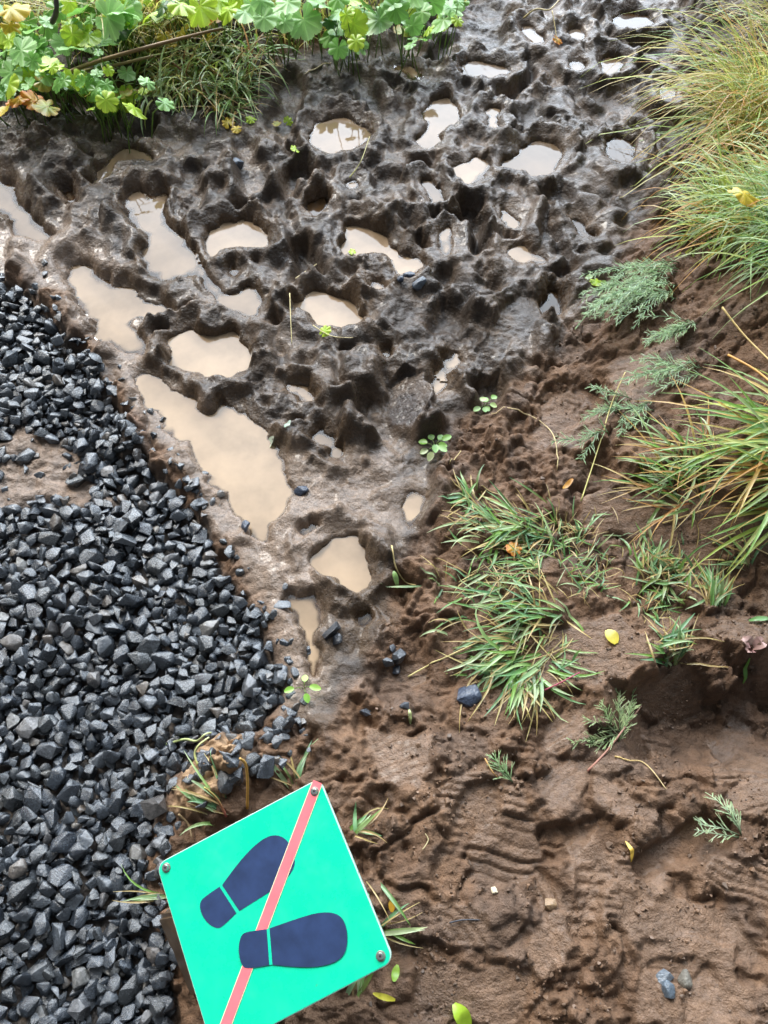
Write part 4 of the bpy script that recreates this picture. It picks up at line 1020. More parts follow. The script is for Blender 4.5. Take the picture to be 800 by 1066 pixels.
tuft(hit(846, 476), 'green and orange grass tuft reaching in from the right edge below the bank',
     [('blades', 95, 0.10, L_+0.0, 0.42, 0.42, 0.2, (0.14, 0.32), 0.0042, 0.8, [GREEN, BLUEGREEN, PALE], [GREEN, YELLOWGREEN]),
      ('dry_blades', 46, 0.10, L_+0.15, 0.45, 0.4, 0.2, (0.16, 0.34), 0.0030, 0.8, DRY, [ORANGE, STRAW])], gr)
tuft(hit(715, 500), 'low straggling grass with reddish stems on the ledge beside the orange tuft',
     [('blades', 60, 0.07, L_-0.3, 0.8, 0.5, 0.4, (0.06, 0.17), 0.0030, 1.2, [GREEN, PALE, BLUEGREEN], [PALE, GREEN]),
      ('dry_blades', 46, 0.07, L_-0.2, 0.7, 0.25, 0.2, (0.08, 0.22), 0.0022, 0.5, [STRAW, REDDISH, (0.35,0.22,0.12)], [STRAW, ORANGE])], 'small grass plants on the brown mud')
gs_ = 'small grass plants on the brown mud'
# large flattened tuft in the middle: several root centres along one clump
def clump(label, roots, group=None):
    base = hit(*roots[0][:2]); t = empty('grass_tuft', base, label, 'grass', group)
    for pn in ('blades', 'dry_blades'):
        mb = MB()
        for (px, py, cnt, sprx, azd, asd, l0, l1, w) in roots:
            n_ = cnt if pn == 'blades' else int(cnt*0.75)
            for k in range(n_):
                g = hit(px + random.gauss(0, sprx), py + random.gauss(0, sprx*0.8))
                az = R(azd)+random.gauss(0, asd)
                if pn == 'blades': c = jit(random.choice([GREEN, BLUEGREEN, PALE, GREEN, (0.10,0.22,0.09), (0.17,0.20,0.05)])); tp = jit(random.choice([PALE, GREEN, BLUEGREEN])); ww = w
                else: c = jit(random.choice([(0.42,0.32,0.14), (0.26,0.19,0.08), (0.30,0.22,0.10), (0.20,0.13,0.06)])); tp = jit(STRAW); ww = w*0.55
                blade(mb, (g.x, g.y, g.z-0.003), az, abs(random.gauss(0.30, 0.30)), random.uniform(l0, l1), ww*random.uniform(0.6, 1.25), random.uniform(0.3, 1.1), c, tp, 6, True, random.gauss(0, 0.5))
        link(pn, mb.mesh(pn, M_grass, base), t)
    return t
clump('large flattened wet grass tuft sprawling over the brown mud in the middle',
      [(550,560,46,19,185,0.7,0.05,0.12,0.0031),(590,560,42,19,80,1.2,0.03,0.08,0.0020),(525,550,27,14,170,0.5,0.06,0.13,0.0031),
       (540,600,35,22,190,0.8,0.05,0.12,0.0028),(560,648,41,18,190,0.7,0.06,0.13,0.0033),(535,685,38,15,205,0.6,0.06,0.14,0.0036),
       (545,702,31,9,255,0.45,0.07,0.13,0.0039),(575,685,15,12,20,0.9,0.03,0.08,0.0027),(500,600,16,25,170,1.0,0.03,0.07,0.0022),
       (605,600,46,19,60,1.4,0.02,0.06,0.0016),(490,640,10,19,180,0.5,0.05,0.10,0.0025)])
clump('small bright grass tuft right of the large flattened tuft', [(700,600,40,14,90,1.1,0.03,0.09,0.0032),(690,625,34,16,200,1.5,0.02,0.06,0.0022),(675,590,24,12,60,0.8,0.03,0.08,0.003)], gs_)
clump('upright little grass sprout right of the small bright tuft', [(745,630,26,5,85,0.35,0.06,0.11,0.0036)], gs_)
clump('grass sprig with one long pale blade below the small bright tuft', [(700,690,16,7,100,0.9,0.04,0.12,0.0036),(690,668,10,6,10,0.4,0.05,0.12,0.0036)], gs_)
clump('forked grass blades at the right edge beyond the small bright tuft', [(782,592,7,3,120,0.6,0.07,0.12,0.004)], gs_)
clump('dark wet grass sprig at the upper left end of the large tuft', [(492,520,14,6,140,0.8,0.04,0.09,0.0036)], gs_)
# weeds round the sign
clump('thin grass with one orange stalk growing behind the upper left edge of the sign', [(233,838,4,4,125,0.4,0.06,0.13,0.0036),(225,850,3,8,170,0.3,0.06,0.12,0.003)], 'weeds growing round the sign')
clump('green grass sprig at the right of the top corner of the sign', [(368,868,6,3,55,0.7,0.05,0.10,0.0036)], 'weeds growing round the sign')
clump('grass sprig sticking out from the right corner of the sign', [(398,968,4,4,5,0.4,0.05,0.10,0.0036),(385,920,2,5,-50,0.3,0.06,0.11,0.003)], 'weeds growing round the sign')
clump('grass blades below the lower right edge of the sign', [(372,1040,4,5,80,0.5,0.05,0.09,0.0045)], 'weeds growing round the sign')
clump('pale sprout on the mud above the top corner of the sign', [(308,815,4,3,80,0.5,0.05,0.10,0.0036)], 'weeds growing round the sign')
clump('pale grass blades poking from under the left edge of the sign', [(175,932,4,6,180,0.3,0.06,0.11,0.003)], 'weeds growing round the sign')
# grass between the broad leaves at the top left
tuft(hit(228, 72), 'fresh green grass clump drooping over the dark mud below the broad leaves',
     [('blades', 170, 0.15, -0.8, 1.0, 0.80, 0.4, (0.10, 0.24), 0.0040, 1.9, [GREEN, PALE, PALE, YELLOWGREEN], [PALE, GREEN]),
      ('dry_blades', 50, 0.17, -0.8, 1.0, 0.6, 0.4, (0.12, 0.32), 0.0024, 1.2, [STRAW, REDDISH, (0.3,0.18,0.08)], [STRAW])])
tuft(hit(172, 84), 'short pale grass clump on the mud edge under the brown stalks',
     [('blades', 150, 0.13, -0.9, 1.4, 0.85, 0.4, (0.07, 0.2), 0.0036, 1.7, [GREEN, PALE, YELLOWGREEN, PALE], [PALE, YELLOWGREEN]),
      ('dry_blades', 50, 0.13, -0.9, 1.4, 0.5, 0.3, (0.08, 0.2), 0.0026, 1.0, DRY, [STRAW])])
tuft(hit(150, 30), 'yellowing grass clump behind the brown stalks at the top left',
     [('blades', 300, 0.22, 0.0, 2.5, 1.15, 0.3, (0.2, 0.45), 0.0030, 1.2, [YELLOWGREEN, GREEN, PALE], [YELLOWGREEN, STRAW]),
      ('dry_blades', 160, 0.22, 0.0, 2.5, 1.1, 0.3, (0.2, 0.5), 0.0022, 1.1, DRY, [STRAW])])
tuft(hit(240, 108), 'sparse grass sprigs on the dark mud under the fresh green clump',
     [('blades', 46, 0.07, -1.0, 0.9, 0.7, 0.4, (0.08, 0.2), 0.0028, 1.3, [GREEN, PALE], [GREEN]), ('dry_blades', 24, 0.07, -0.9, 0.9, 0.4, 0.3, (0.08, 0.2), 0.0024, 0.8, [STRAW, REDDISH], [STRAW])])
# meadow grass beyond, and off to the sides
random.seed(77)
mb = MB()
def scatter(n, fx, cols, l0, l1, w, segs=4):
    for k in range(n):
        x, y = fx()
        if zval(Z_tramp, x, y) > 0.4 or zval(Z_grav, x, y) > 0.3: continue
        c = jit(random.choice(cols), 0.25)
        blade(mb, (x, y, Hs(x, y)-0.004), random.uniform(0, 6.283), random.uniform(0.8, 1.5), random.uniform(l0, l1), w*random.uniform(.6, 1.3), random.uniform(.4, 1.6), c, jit(random.choice([c, STRAW, YELLOWGREEN])), segs, False, random.gauss(0, .3))
MEAD = [GREEN, YELLOWGREEN, PALE, STRAW, YELLOWGREEN, (0.55, 0.50, 0.16), (0.48, 0.42, 0.14)]
def fa():
    p = g_at(random.uniform(-60, 470), random.uniform(-120, 60)); return p[0], p[1]
scatter(4200, fa, MEAD, 0.12, 0.36, 0.0030)
scatter(5200, lambda: (random.uniform(-4.5, 4.0), random.uniform(3.5, 7.0)), MEAD, 0.18, 0.5, 0.0045, 3)
scatter(3600, lambda: (random.uniform(1.75, 3.8), random.uniform(0.9, 3.6)), MEAD, 0.16, 0.42, 0.0038, 3)
scatter(1400, lambda: (random.uniform(-3.8, -1.9), random.uniform(2.0, 3.6)), MEAD, 0.16, 0.42, 0.0038, 3)
o = link('grass', mb.mesh('grass', M_grass)); o['kind'] = 'stuff'; tag(o, 'dry yellow and green meadow grass beyond the mud', 'grass')

# ------------------------------------------------------------------ broad lobed leaves
random.seed(31)
def lobed_leaf(k, col, tipc, lobes=7):
    rg = random.Random(50+k); mb = MB(); nth = lobes*10; nr = 6; gapa = 0.42
    mb.v.append(Vector((0, 0, 0))); mb.c.append(tipc)
    cup = rg.uniform(-0.25, 0.35); fold = rg.uniform(0.0, 0.35)
    for i in range(1, nr+1):
        rr = i/nr
        for j in range(nth+1):
            th = -math.pi + gapa/2 + (2*math.pi-gapa)*j/nth
            ph = j/nth*lobes; fr = ph-math.floor(ph) - 0.5
            edge = 1.0 - (0.22+0.10*math.sin(k+j*0.11))*(abs(fr)*2)**2.6
            teeth = 0.07*(abs(((ph*5) % 1)-0.5)*2)
            R_ = rr*(edge-teeth*(rr > 0.9))*(0.88+0.12*math.cos(th)) if rr > 0.5 else rr*(1-(1-edge)*rr)*(0.88+0.12*math.cos(th))
            z = (0.030*math.cos(fr*2*math.pi) + 0.05*math.sin(th*2+k*1.7))*rr + cup*rr*rr*0.5 - fold*abs(math.sin(th))*rr*0.5 + 0.05*math.sin(th*3+k)*rr*rr
            mb.v.append(Vector((R_*math.cos(th), R_*math.sin(th), z)))
            kk = rr**2; vein = 1.0 + 0.30*math.exp(-(fr/0.06)**2)
            mb.c.append(tuple((col[q]*(1-kk)+tipc[q]*kk)*vein for q in range(3)))
    row = nth+1
    for j in range(nth): mb.f.append((0, 1+j, 2+j))
    for i in range(nr-1):
        for j in range(nth):
            a = 1+i*row+j; mb.f.append((a, a+row, a+row+1, a+1))
    return mb.mesh('leaf', M_leaf)
LC = {'green': ((0.15, 0.34, 0.06), (0.20, 0.42, 0.09)), 'pale': ((0.24, 0.46, 0.13), (0.36, 0.58, 0.22)), 'lime': ((0.36, 0.55, 0.04), (0.46, 0.60, 0.05)),
      'yellow': ((0.52, 0.42, 0.04), (0.62, 0.40, 0.04)), 'orange': ((0.62, 0.36, 0.04), (0.60, 0.18, 0.03)), 'dark': ((0.05, 0.13, 0.04), (0.07, 0.16, 0.045)), 'mottle': ((0.30, 0.36, 0.05), (0.42, 0.27, 0.05))}
leaf_cache = {}
def get_leaf(kind):
    k = random.randrange(4)
    if (kind, k) not in leaf_cache: leaf_cache[(kind, k)] = lobed_leaf(k*7+len(leaf_cache), *LC[kind])
    return leaf_cache[(kind, k)]
def leafy(label, leaves, hz=(0.08, 0.2), sz=(0.040, 0.060), roots=None):
    bp = np.mean([[l_[0], l_[1]] for l_ in leaves], 0)
    q = g_at(bp[0], bp[1], 0.2); base = Vector((q[0], q[1]+0.02, Hs(q[0], q[1])))
    t = empty('leafy_plant', base, label, 'plant', 'broad-leaved plants at the top left')
    mb = MB()
    leaves = leaves + [(l_[0]+random.gauss(0, 12), l_[1]+random.gauss(0, 7), random.choice([l_[2], l_[2], 'green', 'lime']), random.uniform(.06, .20), random.uniform(.45, .95)) for l_ in leaves for _r in (0, 1) if random.random() < .75]
    for lf in leaves:
        px, py, kind = lf[:3]; g0 = hit(px, py); z = g0.z + (lf[3] if len(lf) > 3 else random.uniform(*hz))
        p = Vector(g_at(px, py, z)); s = random.uniform(*sz)*(lf[4] if len(lf) > 4 else 1)
        o = link('leaf', get_leaf(kind), t); o.location = p-base; o.scale = (s, s, s)
        nrm = Vector((random.gauss(0, .5), -0.3+random.gauss(0, .5), 1)).normalized()
        o.rotation_euler = (nrm.to_track_quat('Z', 'Y').to_matrix() @ Matrix.Rotation(random.uniform(-1.5, 1.5)-1.2, 3, 'Z')).to_euler()
        if kind in ('yellow', 'orange', 'lime', 'mottle'): o['label'] = {'yellow': 'yellow lobed leaf', 'orange': 'orange and yellow withered leaf', 'lime': 'lime green lobed leaf', 'mottle': 'yellow-green mottled leaf'}[kind]
        r0 = base + Vector((random.gauss(0, .05), random.gauss(0, .04), 0)); r0.z = Hs(r0.x, r0.y)-0.01
        r0 = r0.lerp(Vector((p.x, p.y, r0.z)), 0.55); r0.z = Hs(r0.x, r0.y)-0.005
        mid = r0.lerp(p, 0.55) + Vector((random.gauss(0, .01), random.gauss(0, .01), 0.02))
        mb.tube([r0, r0.lerp(mid, .5), mid, mid.lerp(p, .6), p-nrm*0.002], 0.0022, 0.0014, (0.16, 0.25, 0.06), (0.2, 0.3, 0.08), 5)
    link('stalks', mb.mesh('stalks', M_leaf, base), t)
    return t
def sc(n, x0, x1, y0, y1, kinds, h=(0.08, 0.22)):
    return [(random.uniform(x0, x1), random.uniform(y0, y1), random.choice(kinds), random.uniform(*h)) for _ in range(n)]
leafy('leafy plant with yellow leaves at the extreme top left', [(12,8,'yellow',.2,1.1),(10,26,'yellow',.18,.9),(3,34,'lime',.15,.8)] + sc(8, -40, 40, 30, 60, ['green','pale','lime'])+sc(5, -60, 20, -25, 10, ['green','lime','yellow']))
leafy('pale green leafy plant at the left edge above the orange leaves', [(12,75,'pale',.16,1.1),(22,52,'pale',.2,1.1),(38,50,'green',.17),(35,30,'pale',.2,.9),(8,92,'green',.08),(48,26,'green',.15,.9),(14,60,'green',.12),(-15,70,'green',.15),(28,66,'green',.1),(-20,95,'pale',.1)])
leafy('leafy plant with large mottled yellow-green leaf above the dark mud', [(60,84,'green',.07,1.2),(90,82,'lime',.09,1.35),(50,64,'green',.1),(108,98,'green',.04),(125,102,'mottle',.04,1.1),(112,108,'green',.03,.8),(100,88,'green',.05),(66,44,'pale',.16,.9),(75,34,'lime',.16,.8),(138,100,'green',.04,.9)])
leafy('leafy plant above the brown stalks left of the grass clump', [(112,18,'pale',.22,1.35),(102,42,'green',.15,1.2),(92,36,'lime',.17),(130,12,'pale',.24),(125,30,'dark',.15),(84,12,'green',.2),(72,2,'lime',.22)] + sc(5, 70, 140, -25, 6, ['green','lime','pale'], (.15,.25)))
leafy('lime green leafy plant behind the fresh grass clump', [(208,6,'lime',.22,1.3),(188,4,'lime',.24),(238,10,'lime',.2),(228,0,'lime',.2,1.2),(170,6,'dark',.18),(255,12,'pale',.2,1.1),(200,-8,'green',.2)] + sc(5, 150, 260, -30, -3, ['green','lime'], (.15,.25)))
leafy('pale leafy plant with broad leaves over the dark mud, left of the lime leaf', [(316,20,'pale',.16,1.45),(290,10,'pale',.2,1.2),(275,18,'pale',.2,1.1),(300,2,'pale',.22,1.1),(285,22,'green',.14),(262,4,'pale',.22),(330,2,'green',.18,.9),(272,0,'pale',.24)])
leafy('leafy plant with one bright lime leaf at the edge of the mud', [(345,36,'green',.1,1.25),(368,24,'lime',.15,1.15),(372,44,'pale',.07,1.1),(395,20,'pale',.15,1.2),(354,12,'green',.16),(340,22,'dark',.1),(362,48,'green',.05,.8),(380,6,'green',.18),(352,-2,'green',.18)])
leafy('pale toothed leafy plant at the right end of the leaf bank', [(440,12,'pale',.17,1.1),(462,20,'pale',.13,1.2),(425,24,'pale',.11,1.2),(420,34,'mottle',.06,1.0),(445,36,'green',.03,.5),(412,8,'green',.18,1.1),(405,0,'pale',.2,1.1),(470,8,'pale',.14),(450,2,'green',.18),(390,-6,'green',.2),(430,-8,'pale',.2),(432,28,'green',.08,.9)])
leafy('dense bright green leafy plant filling the left corner below the yellow leaves', sc(16, -20, 75, 28, 92, ['green','pale','pale','lime'], (.10,.2)), sz=(.034,.052))
leafy('low bright leafy plant between the brown stalks and the mud edge at the left', sc(12, 40, 140, 55, 104, ['green','pale','lime','mottle'], (.07,.15)), sz=(.030,.050))
leafy('bright leafy plant at the top edge left of the lime green one', sc(12, 70, 180, -6, 40, ['green','pale','lime','lime'], (.14,.24)), sz=(.034,.056))
# withered leaves
def flat_leaf(px, py, kind, s, label, name='fallen_leaf', tilt=0.25, lift=0.004, group=None):
    g = hit(px, py, lift + s*0.25); o = link(name, get_leaf(kind)); o.location = g; o.scale = (s, s*random.uniform(.7, 1), s)
    o.rotation_euler = (random.gauss(0, tilt), random.gauss(0, tilt), random.uniform(0, 6.28))
    return tag(o, label, 'leaf', group)
flat_leaf(20, 103, 'orange', .045, 'golden orange withered leaf on the mud edge at left', lift=.09)
flat_leaf(36, 106, 'orange', .05, 'red-orange withered leaf under the leafy plant at left', lift=.09)
flat_leaf(50, 112, 'mottle', .05, 'pale yellow-green withered leaf hanging over the mud at left', lift=.09)
flat_leaf(6, 116, 'yellow', .04, 'yellow leaf lying at the left edge on the dark mud', lift=.09)
flat_leaf(170, 36, 'yellow', .035, 'round yellow leaf caught on the brown stalk', lift=.1)
flat_leaf(189, 33, 'yellow', .035, 'yellow leaf right of the round one on the brown stalk', lift=.1)
flat_leaf(177, 48, 'yellow', .026, 'small yellow leaf hanging under the brown stalk', lift=.07)
flat_leaf(225, 20, 'orange', .048, 'golden leaf above the fresh grass clump', lift=.14)
flat_leaf(217, 40, 'yellow', .026, 'small golden leaf at the right end of the brown stalk', lift=.08)
flat_leaf(155, 93, 'mottle', .04, 'brownish yellow leaf below the stalks on the mud edge')
flat_leaf(238, 128, 'yellow', .03, 'yellow leaf on dark mud under the grass sprigs')
flat_leaf(247, 134, 'yellow', .022, 'small yellow leaf at the lower end of the grass sprigs')
flat_leaf(226, 112, 'yellow', .02, 'tiny yellow leaf left of the grass sprigs')
flat_leaf(262, 124, 'lime', .024, 'small lime leaf right of the yellow leaves on dark mud')
flat_leaf(300, 126, 'lime', .020, 'pale lime leaf scrap on the mud left of the upper puddle')
flat_leaf(288, 129, 'mottle', .02, 'olive leaf scrap on the mud left of the upper puddle')
flat_leaf(308, 158, 'lime', .020, 'lime leaf scrap below the upper puddle')
flat_leaf(580, 41, 'orange', .025, 'small orange leaf in the trampled mud at the top')
flat_leaf(765, 222, 'yellow', .05, 'yellow leaf caught in the rounded bright tuft', lift=.2)
flat_leaf(620, 293, 'lime', .024, 'small green leaf on the mud left of the feathery plants')
flat_leaf(367, 262, 'lime', .016, 'tiny lime leaf at the lower rim of a puddle')
flat_leaf(338, 345, 'lime', .022, 'light green leaf at the lower edge of the oval puddle')
flat_leaf(536, 570, 'orange', .022, 'orange yellow leaf in the large flattened tuft', lift=.03)
flat_leaf(385, 905, 'orange', .014, 'orange leaf scrap right of the sign') if False else None
def simple_leaf(px, py, L, W, az, col, tip, label, name='fallen_leaf', lift=0.004, bend=0.15, cat='leaf', n=7, group=None):
    g = hit(px, py); mb = MB(); pts = []; ws = []
    for i in range(n):
        k = i/(n-1); x = g.x + math.cos(az)*(k-0.5)*L; y = g.y + math.sin(az)*(k-0.5)*L
        pts.append(Vector((x, y, Hs(x, y) + lift + bend*L*4*k*(1-k)))); ws.append(max(0.0004, W*math.sin(math.pi*(0.06+0.90*k))**0.7))
    mb.ribbon(pts, ws, col, tip, 0.15)
    o = link(name, mb.mesh(name, M_leaf, g), None, g)
    return tag(o, label, cat, group)
simple_leaf(636, 664, .036, .014, 2.0, (0.62,0.50,0.05), (0.55,0.50,0.10), 'single yellow leaf lying flat on bare mud right of the large tuft')
simple_leaf(280, 465, .034, .015, 0.2, (0.45,0.60,0.35), (0.60,0.66,0.55), 'pale green leaf scrap at the right rim of the long silty pool')
simple_leaf(656, 886, .036, .0040, 1.9, (0.62,0.42,0.06), (0.65,0.45,0.10), 'narrow yellow leaf standing on the tread-marked mud', bend=.3)
simple_leaf(590, 508, .040, .006, 0.8, (0.55,0.30,0.06), (0.5,0.22,0.04), 'curled orange leaf above the large tuft', bend=.25)
simple_leaf(481, 1058, .046, .014, 2.2, (0.36,0.55,0.03), (0.42,0.60,0.05), 'bright lime leaf at the bottom edge of the picture', bend=.25)
simple_leaf(408, 943, .022, .006, 1.6, (0.60,0.32,0.03), (0.60,0.36,0.05), 'orange leaf scrap on the mud beside the right corner of the sign')
simple_leaf(412, 1013, .026, .007, 1.3, (0.22,0.40,0.04), (0.30,0.45,0.06), 'green leaf below the right corner of the sign', bend=.2)
simple_leaf(400, 1038, .040, .005, 2.9, (0.55,0.50,0.04), (0.62,0.55,0.08), 'yellow-green leaf strip below the right corner of the sign', bend=.2)
simple_leaf(427, 745, .024, .0035, 1.7, (0.40,0.46,0.18), (0.45,0.50,0.25), 'short pale grass scrap on mud left of the blue-black stone')
simple_leaf(772, 703, .036, .0045, 1.6, (0.12,0.30,0.05), (0.14,0.32,0.06), 'lone green blade on the crumbly soil below the pink leaf', bend=.4)
simple_leaf(790, 646, .040, .0055, 0.0, (0.15,0.36,0.10), (0.25,0.44,0.20), 'green blade lying at the right edge above the pink leaf')
simple_leaf(412, 603, .030, .006, 1.9, (0.25,0.42,0.14), (0.25,0.4,0.12), 'small green leaf on the mud right of the round puddle')
simple_leaf(300, 444, .028, .005, 1.1, (0.35,0.5,0.35), (0.5,0.6,0.5), 'narrow pale leaf left of the crescent hole')
# curled pinkish dead leaf
g = hit(781, 677); mb = MB()
for a0, ln, cc in ((0.5, .030, (0.36,0.22,0.18)), (2.4, .028, (0.30,0.22,0.17)), (3.6, .020, (0.50,0.24,0.22))):
    pts = [g + Vector((math.cos(a0)*ln*k, math.sin(a0)*ln*k, .004+.022*math.sin(k*2.6))) for k in (0, .25, .5, .75, 1)]
    mb.ribbon(pts, [.004, .011, .013, .010, .004], cc, (0.55, 0.36, 0.33), 0.35)
tag(link('dead_leaf', mb.mesh('dead_leaf', M_leaf, g), None, g), 'curled pinkish brown dead leaf on crumbly soil at the right edge', 'leaf')

# ------------------------------------------------------------------ sprouts with small rounded leaves
def sprout(px, py, n, L, W, cols, label, spread=0.022):
    base = hit(px, py); t = empty('sprout', base, label, 'plant', 'small leafy sprouts on the mud'); mb = MB(); ms = MB()
    for k in range(n):
        az = 6.283*k/n + random.gauss(0, .4); st_ = base + Vector((math.cos(az), math.sin(az), 0))*spread*random.uniform(.2, 1)
        st_.z = Hs(st_.x, st_.y)+random.uniform(.006, .02)
        ms.tube([Vector((base.x, base.y, base.z-.004)), (base+st_)/2+Vector((0, 0, .006)), st_], .0011, .0008, (0.2, 0.28, 0.08), None, 4)
        l_ = L*random.uniform(.7, 1.2); pts = []; e = random.uniform(0.0, 0.5)
        for i in range(6):
            kk = i/5; pts.append(st_ + Vector((math.cos(az)*l_*kk*math.cos(e), math.sin(az)*l_*kk*math.cos(e), l_*(math.sin(e)*kk - .35*kk*kk) + .003)))
        c = jit(random.choice(cols)); mb.ribbon(pts, [W*max(.04, math.sin(math.pi*(.08+.88*i/5)))**.7 for i in range(6)], c, jit(c), .2)
    link('leaves', mb.mesh('leaves', M_leaf, base), t); link('stems', ms.mesh('stems', M_leaf, base), t)
LM = [(0.24, 0.42, 0.10), (0.34, 0.50, 0.16), (0.18, 0.36, 0.06), (0.40, 0.50, 0.22)]
sprout(504, 424, 7, .022, .008, LM, 'light green leafy sprout at the start of the bent straw')
sprout(453, 467, 9, .024, .009, LM+[(0.36, 0.34, 0.12)], 'yellowish leafy sprout left of the bent straw')
sprout(317, 717, 4, .021, .007, [(0.22, 0.45, 0.07), (0.30, 0.5, 0.1)], 'fresh green sprout beside the narrow silty runnel')
sprout(620, 293, 2, .026, .009, LM, 'two-leaved sprout left of the feathery plants')

# ------------------------------------------------------------------ feathery plants
def feathery(px, py, fronds, label, cols, fat=0.0009, group='feathery green plants on the right bank'):
    base = hit(px, py); t = empty('feathery_plant', base, label, 'plant', group); ms = MB(); mb = MB()
    for (ox, oy, azd, L, cur, elev) in fronds:
        p = hit(px+ox, py+oy); az = R(azd); q = p.copy(); pts = [q.copy()]; n = max(6, int(L/0.008))
        for i in range(n):
            k = i/n; az2 = az + cur*k; e = elev*(1-2.0*k)
            q = q + Vector((math.cos(az2)*math.cos(e), math.sin(az2)*math.cos(e), math.sin(e)))*(L/n)
            h = Hs(q.x, q.y)+.004
            if q.z < h: q.z = h
            pts.append(q.copy())
        c = jit(random.choice(cols)); ms.tube(pts, .0016, .0006, (0.12, 0.17, 0.08), c, 4)
        for i in range(1, n):
            k = i/n; tang = (pts[min(n, i+1)]-pts[i-1]).normalized(); sd = tang.cross(Vector((0, 0, 1))).normalized()
            for sgn in (-1, 1):
                for rep_ in range(2):
                    if random.random() < .55: continue
                    bl = .034*(1-.65*k)*random.uniform(.3, 1.4); d = (tang*random.uniform(.6, 1.1) + sd*sgn*random.uniform(.05, 1.0) + Vector((0, 0, random.uniform(-.1, .35)))).normalized()
                    a = pts[i]; b_ = a+d*bl*.55; c_ = a+d*bl+Vector((0, 0, -.004)); 
                    for v in (b_, c_): v.z = max(v.z, Hs(v.x, v.y)+.002)
                    cc = jit(random.choice(cols), .25); mb.ribbon([a, b_, c_], [fat, fat*1.1, .0003], cc, jit(PALE, .2), .3)
                    d2 = (d + sd*random.uniform(-.7, .7) + Vector((0, 0, .3))).normalized()
                    mb.ribbon([b_, b_+d2*bl*.25, b_+d2*bl*.45], [fat*.9, fat*.8, .0003], cc, jit(PALE, .2), .3)
    link('stems', ms.mesh('stems', M_leaf, base), t); link('leaves', mb.mesh('leaves', M_grass, base), t)
FC = [(0.30, 0.46, 0.26), (0.38, 0.54, 0.36), (0.24, 0.40, 0.20), (0.46, 0.58, 0.42)]
feathery(690, 292, [(random.uniform(-20, 18), random.uniform(-18, 22), random.uniform(178, 222), random.uniform(.14, .27), random.uniform(.0, .6), random.uniform(.15, .5)) for _ in range(30)],
         'large silvery green feathery plant combed down the bank under the bright tuft', FC)
feathery(722, 340, [(random.uniform(-14, 14), random.uniform(-6, 6), random.uniform(175, 215), random.uniform(.07, .15), random.uniform(-.3, .4), .3) for _ in range(9)], 'small feathery plant on bare earth right of the large silvery one', FC)
feathery(712, 385, [(random.uniform(-26, 20), random.uniform(-12, 12), random.uniform(160, 215), random.uniform(.07, .16), random.uniform(-.4, .4), .3) for _ in range(12)], 'straggling feathery plant in the middle of the right bank', FC)
feathery(660, 425, [(random.uniform(-26, 26), random.uniform(-14, 14), random.uniform(120, 260), random.uniform(.05, .13), random.uniform(-.5, .5), .35) for _ in range(12)], 'low feathery plant with thin dark fronds at the foot of the bank', [(0.18,0.32,0.16), (0.28,0.42,0.26)])
feathery(620, 455, [(random.uniform(-16, 16), random.uniform(-10, 10), random.uniform(150, 250), random.uniform(.05, .09), random.uniform(-.5, .5), .3) for _ in range(6)], 'tiny feathery sprigs near the bent straw', [(0.18,0.32,0.16), (0.28,0.42,0.26)])
feathery(642, 765, [(random.uniform(-6, 6), random.uniform(-4, 8), random.choice([150, 175, 190, 205, 120, 90, 60]), random.uniform(.06, .12), random.uniform(-.3, .3), .5) for _ in range(10)], 'dark green feathery sprig beside the reddish stem', [(0.18,0.26,0.10), (0.24,0.34,0.14), (0.34,0.38,0.2)])
feathery(771, 868, [(0,0,118,.10,.3,.7),(-2,2,160,.08,.2,.4),(-2,4,176,.085,-.2,.3),(0,2,100,.06,.2,.6)], 'lone silvery sprig rising from the mud near the right edge', [(0.38,0.50,0.32),(0.48,0.58,0.40)])
feathery(534, 815, [(0,0,125,.07,.2,.5),(0,0,140,.05,-.2,.4)], 'tiny green sprig above the grooved mud', [(0.12,0.24,0.08),(0.2,0.32,0.14)])

# ------------------------------------------------------------------ stalks and straws
def along(pxs, lift=0.004, n=5):
    pts = []
    P = [hit(p[0], p[1], p[2] if len(p) > 2 else lift) for p in pxs]
    for i in range(len(P)-1):
        p0, p1, p2, p3 = P[max(0, i-1)], P[i], P[i+1], P[min(len(P)-1, i+2)]
        for k in range(n):
            t = k/n; q = 0.5*((2*p1)+(p2-p0)*t+(2*p0-5*p1+4*p2-p3)*t*t+(3*p1-p0-3*p2+p3)*t**3)
            pts.append(q)
    pts.append(P[-1]); 
    for q in pts: q.z = max(q.z, Hs(q.x, q.y)+0.0015)
    return pts
def stalk(name, pxs, r0, r1, col, tip, label, cat, lift=.004, group=None, sides=6, m=None, leaves=()):
    pts = along(pxs, lift); base = pts[0].copy(); mb = MB(); mb.tube(pts, r0, r1, col, tip, sides)
    for (k, az, L, w, c) in leaves:
        blade(mb, pts[min(len(pts)-1, int(k*len(pts)))], az, .5, L, w, 1.0, c)
    return tag(link(name, mb.mesh(name, m or M_stalk, base), None, base), label, cat, group)
BR = (0.20, 0.13, 0.05); TAN = (0.42, 0.33, 0.14)
stalk('stalk', [(12,96,.03),(60,80,.09),(95,66,.15),(150,50,.18),(205,36,.17),(232,30,.15)], .008, .004, (0.24,0.17,0.05), (0.16,0.08,0.04), 'thick yellowish brown stalk lying across the broad-leaved plants', 'stalk')
stalk('stalk', [(88,74,.10),(120,68,.13),(160,58,.13)], .0055, .004, (0.26,0.20,0.07), (0.22,0.16,0.06), 'shorter stalk lying just below the thick brown stalk', 'stalk')
stalk('stalk', [(98,82,.06),(116,74,.09),(130,76,.06)], .007, .004, (0.035,0.028,0.024), (0.05,0.035,0.03), 'short blackened twig under the brown stalks', 'twig')
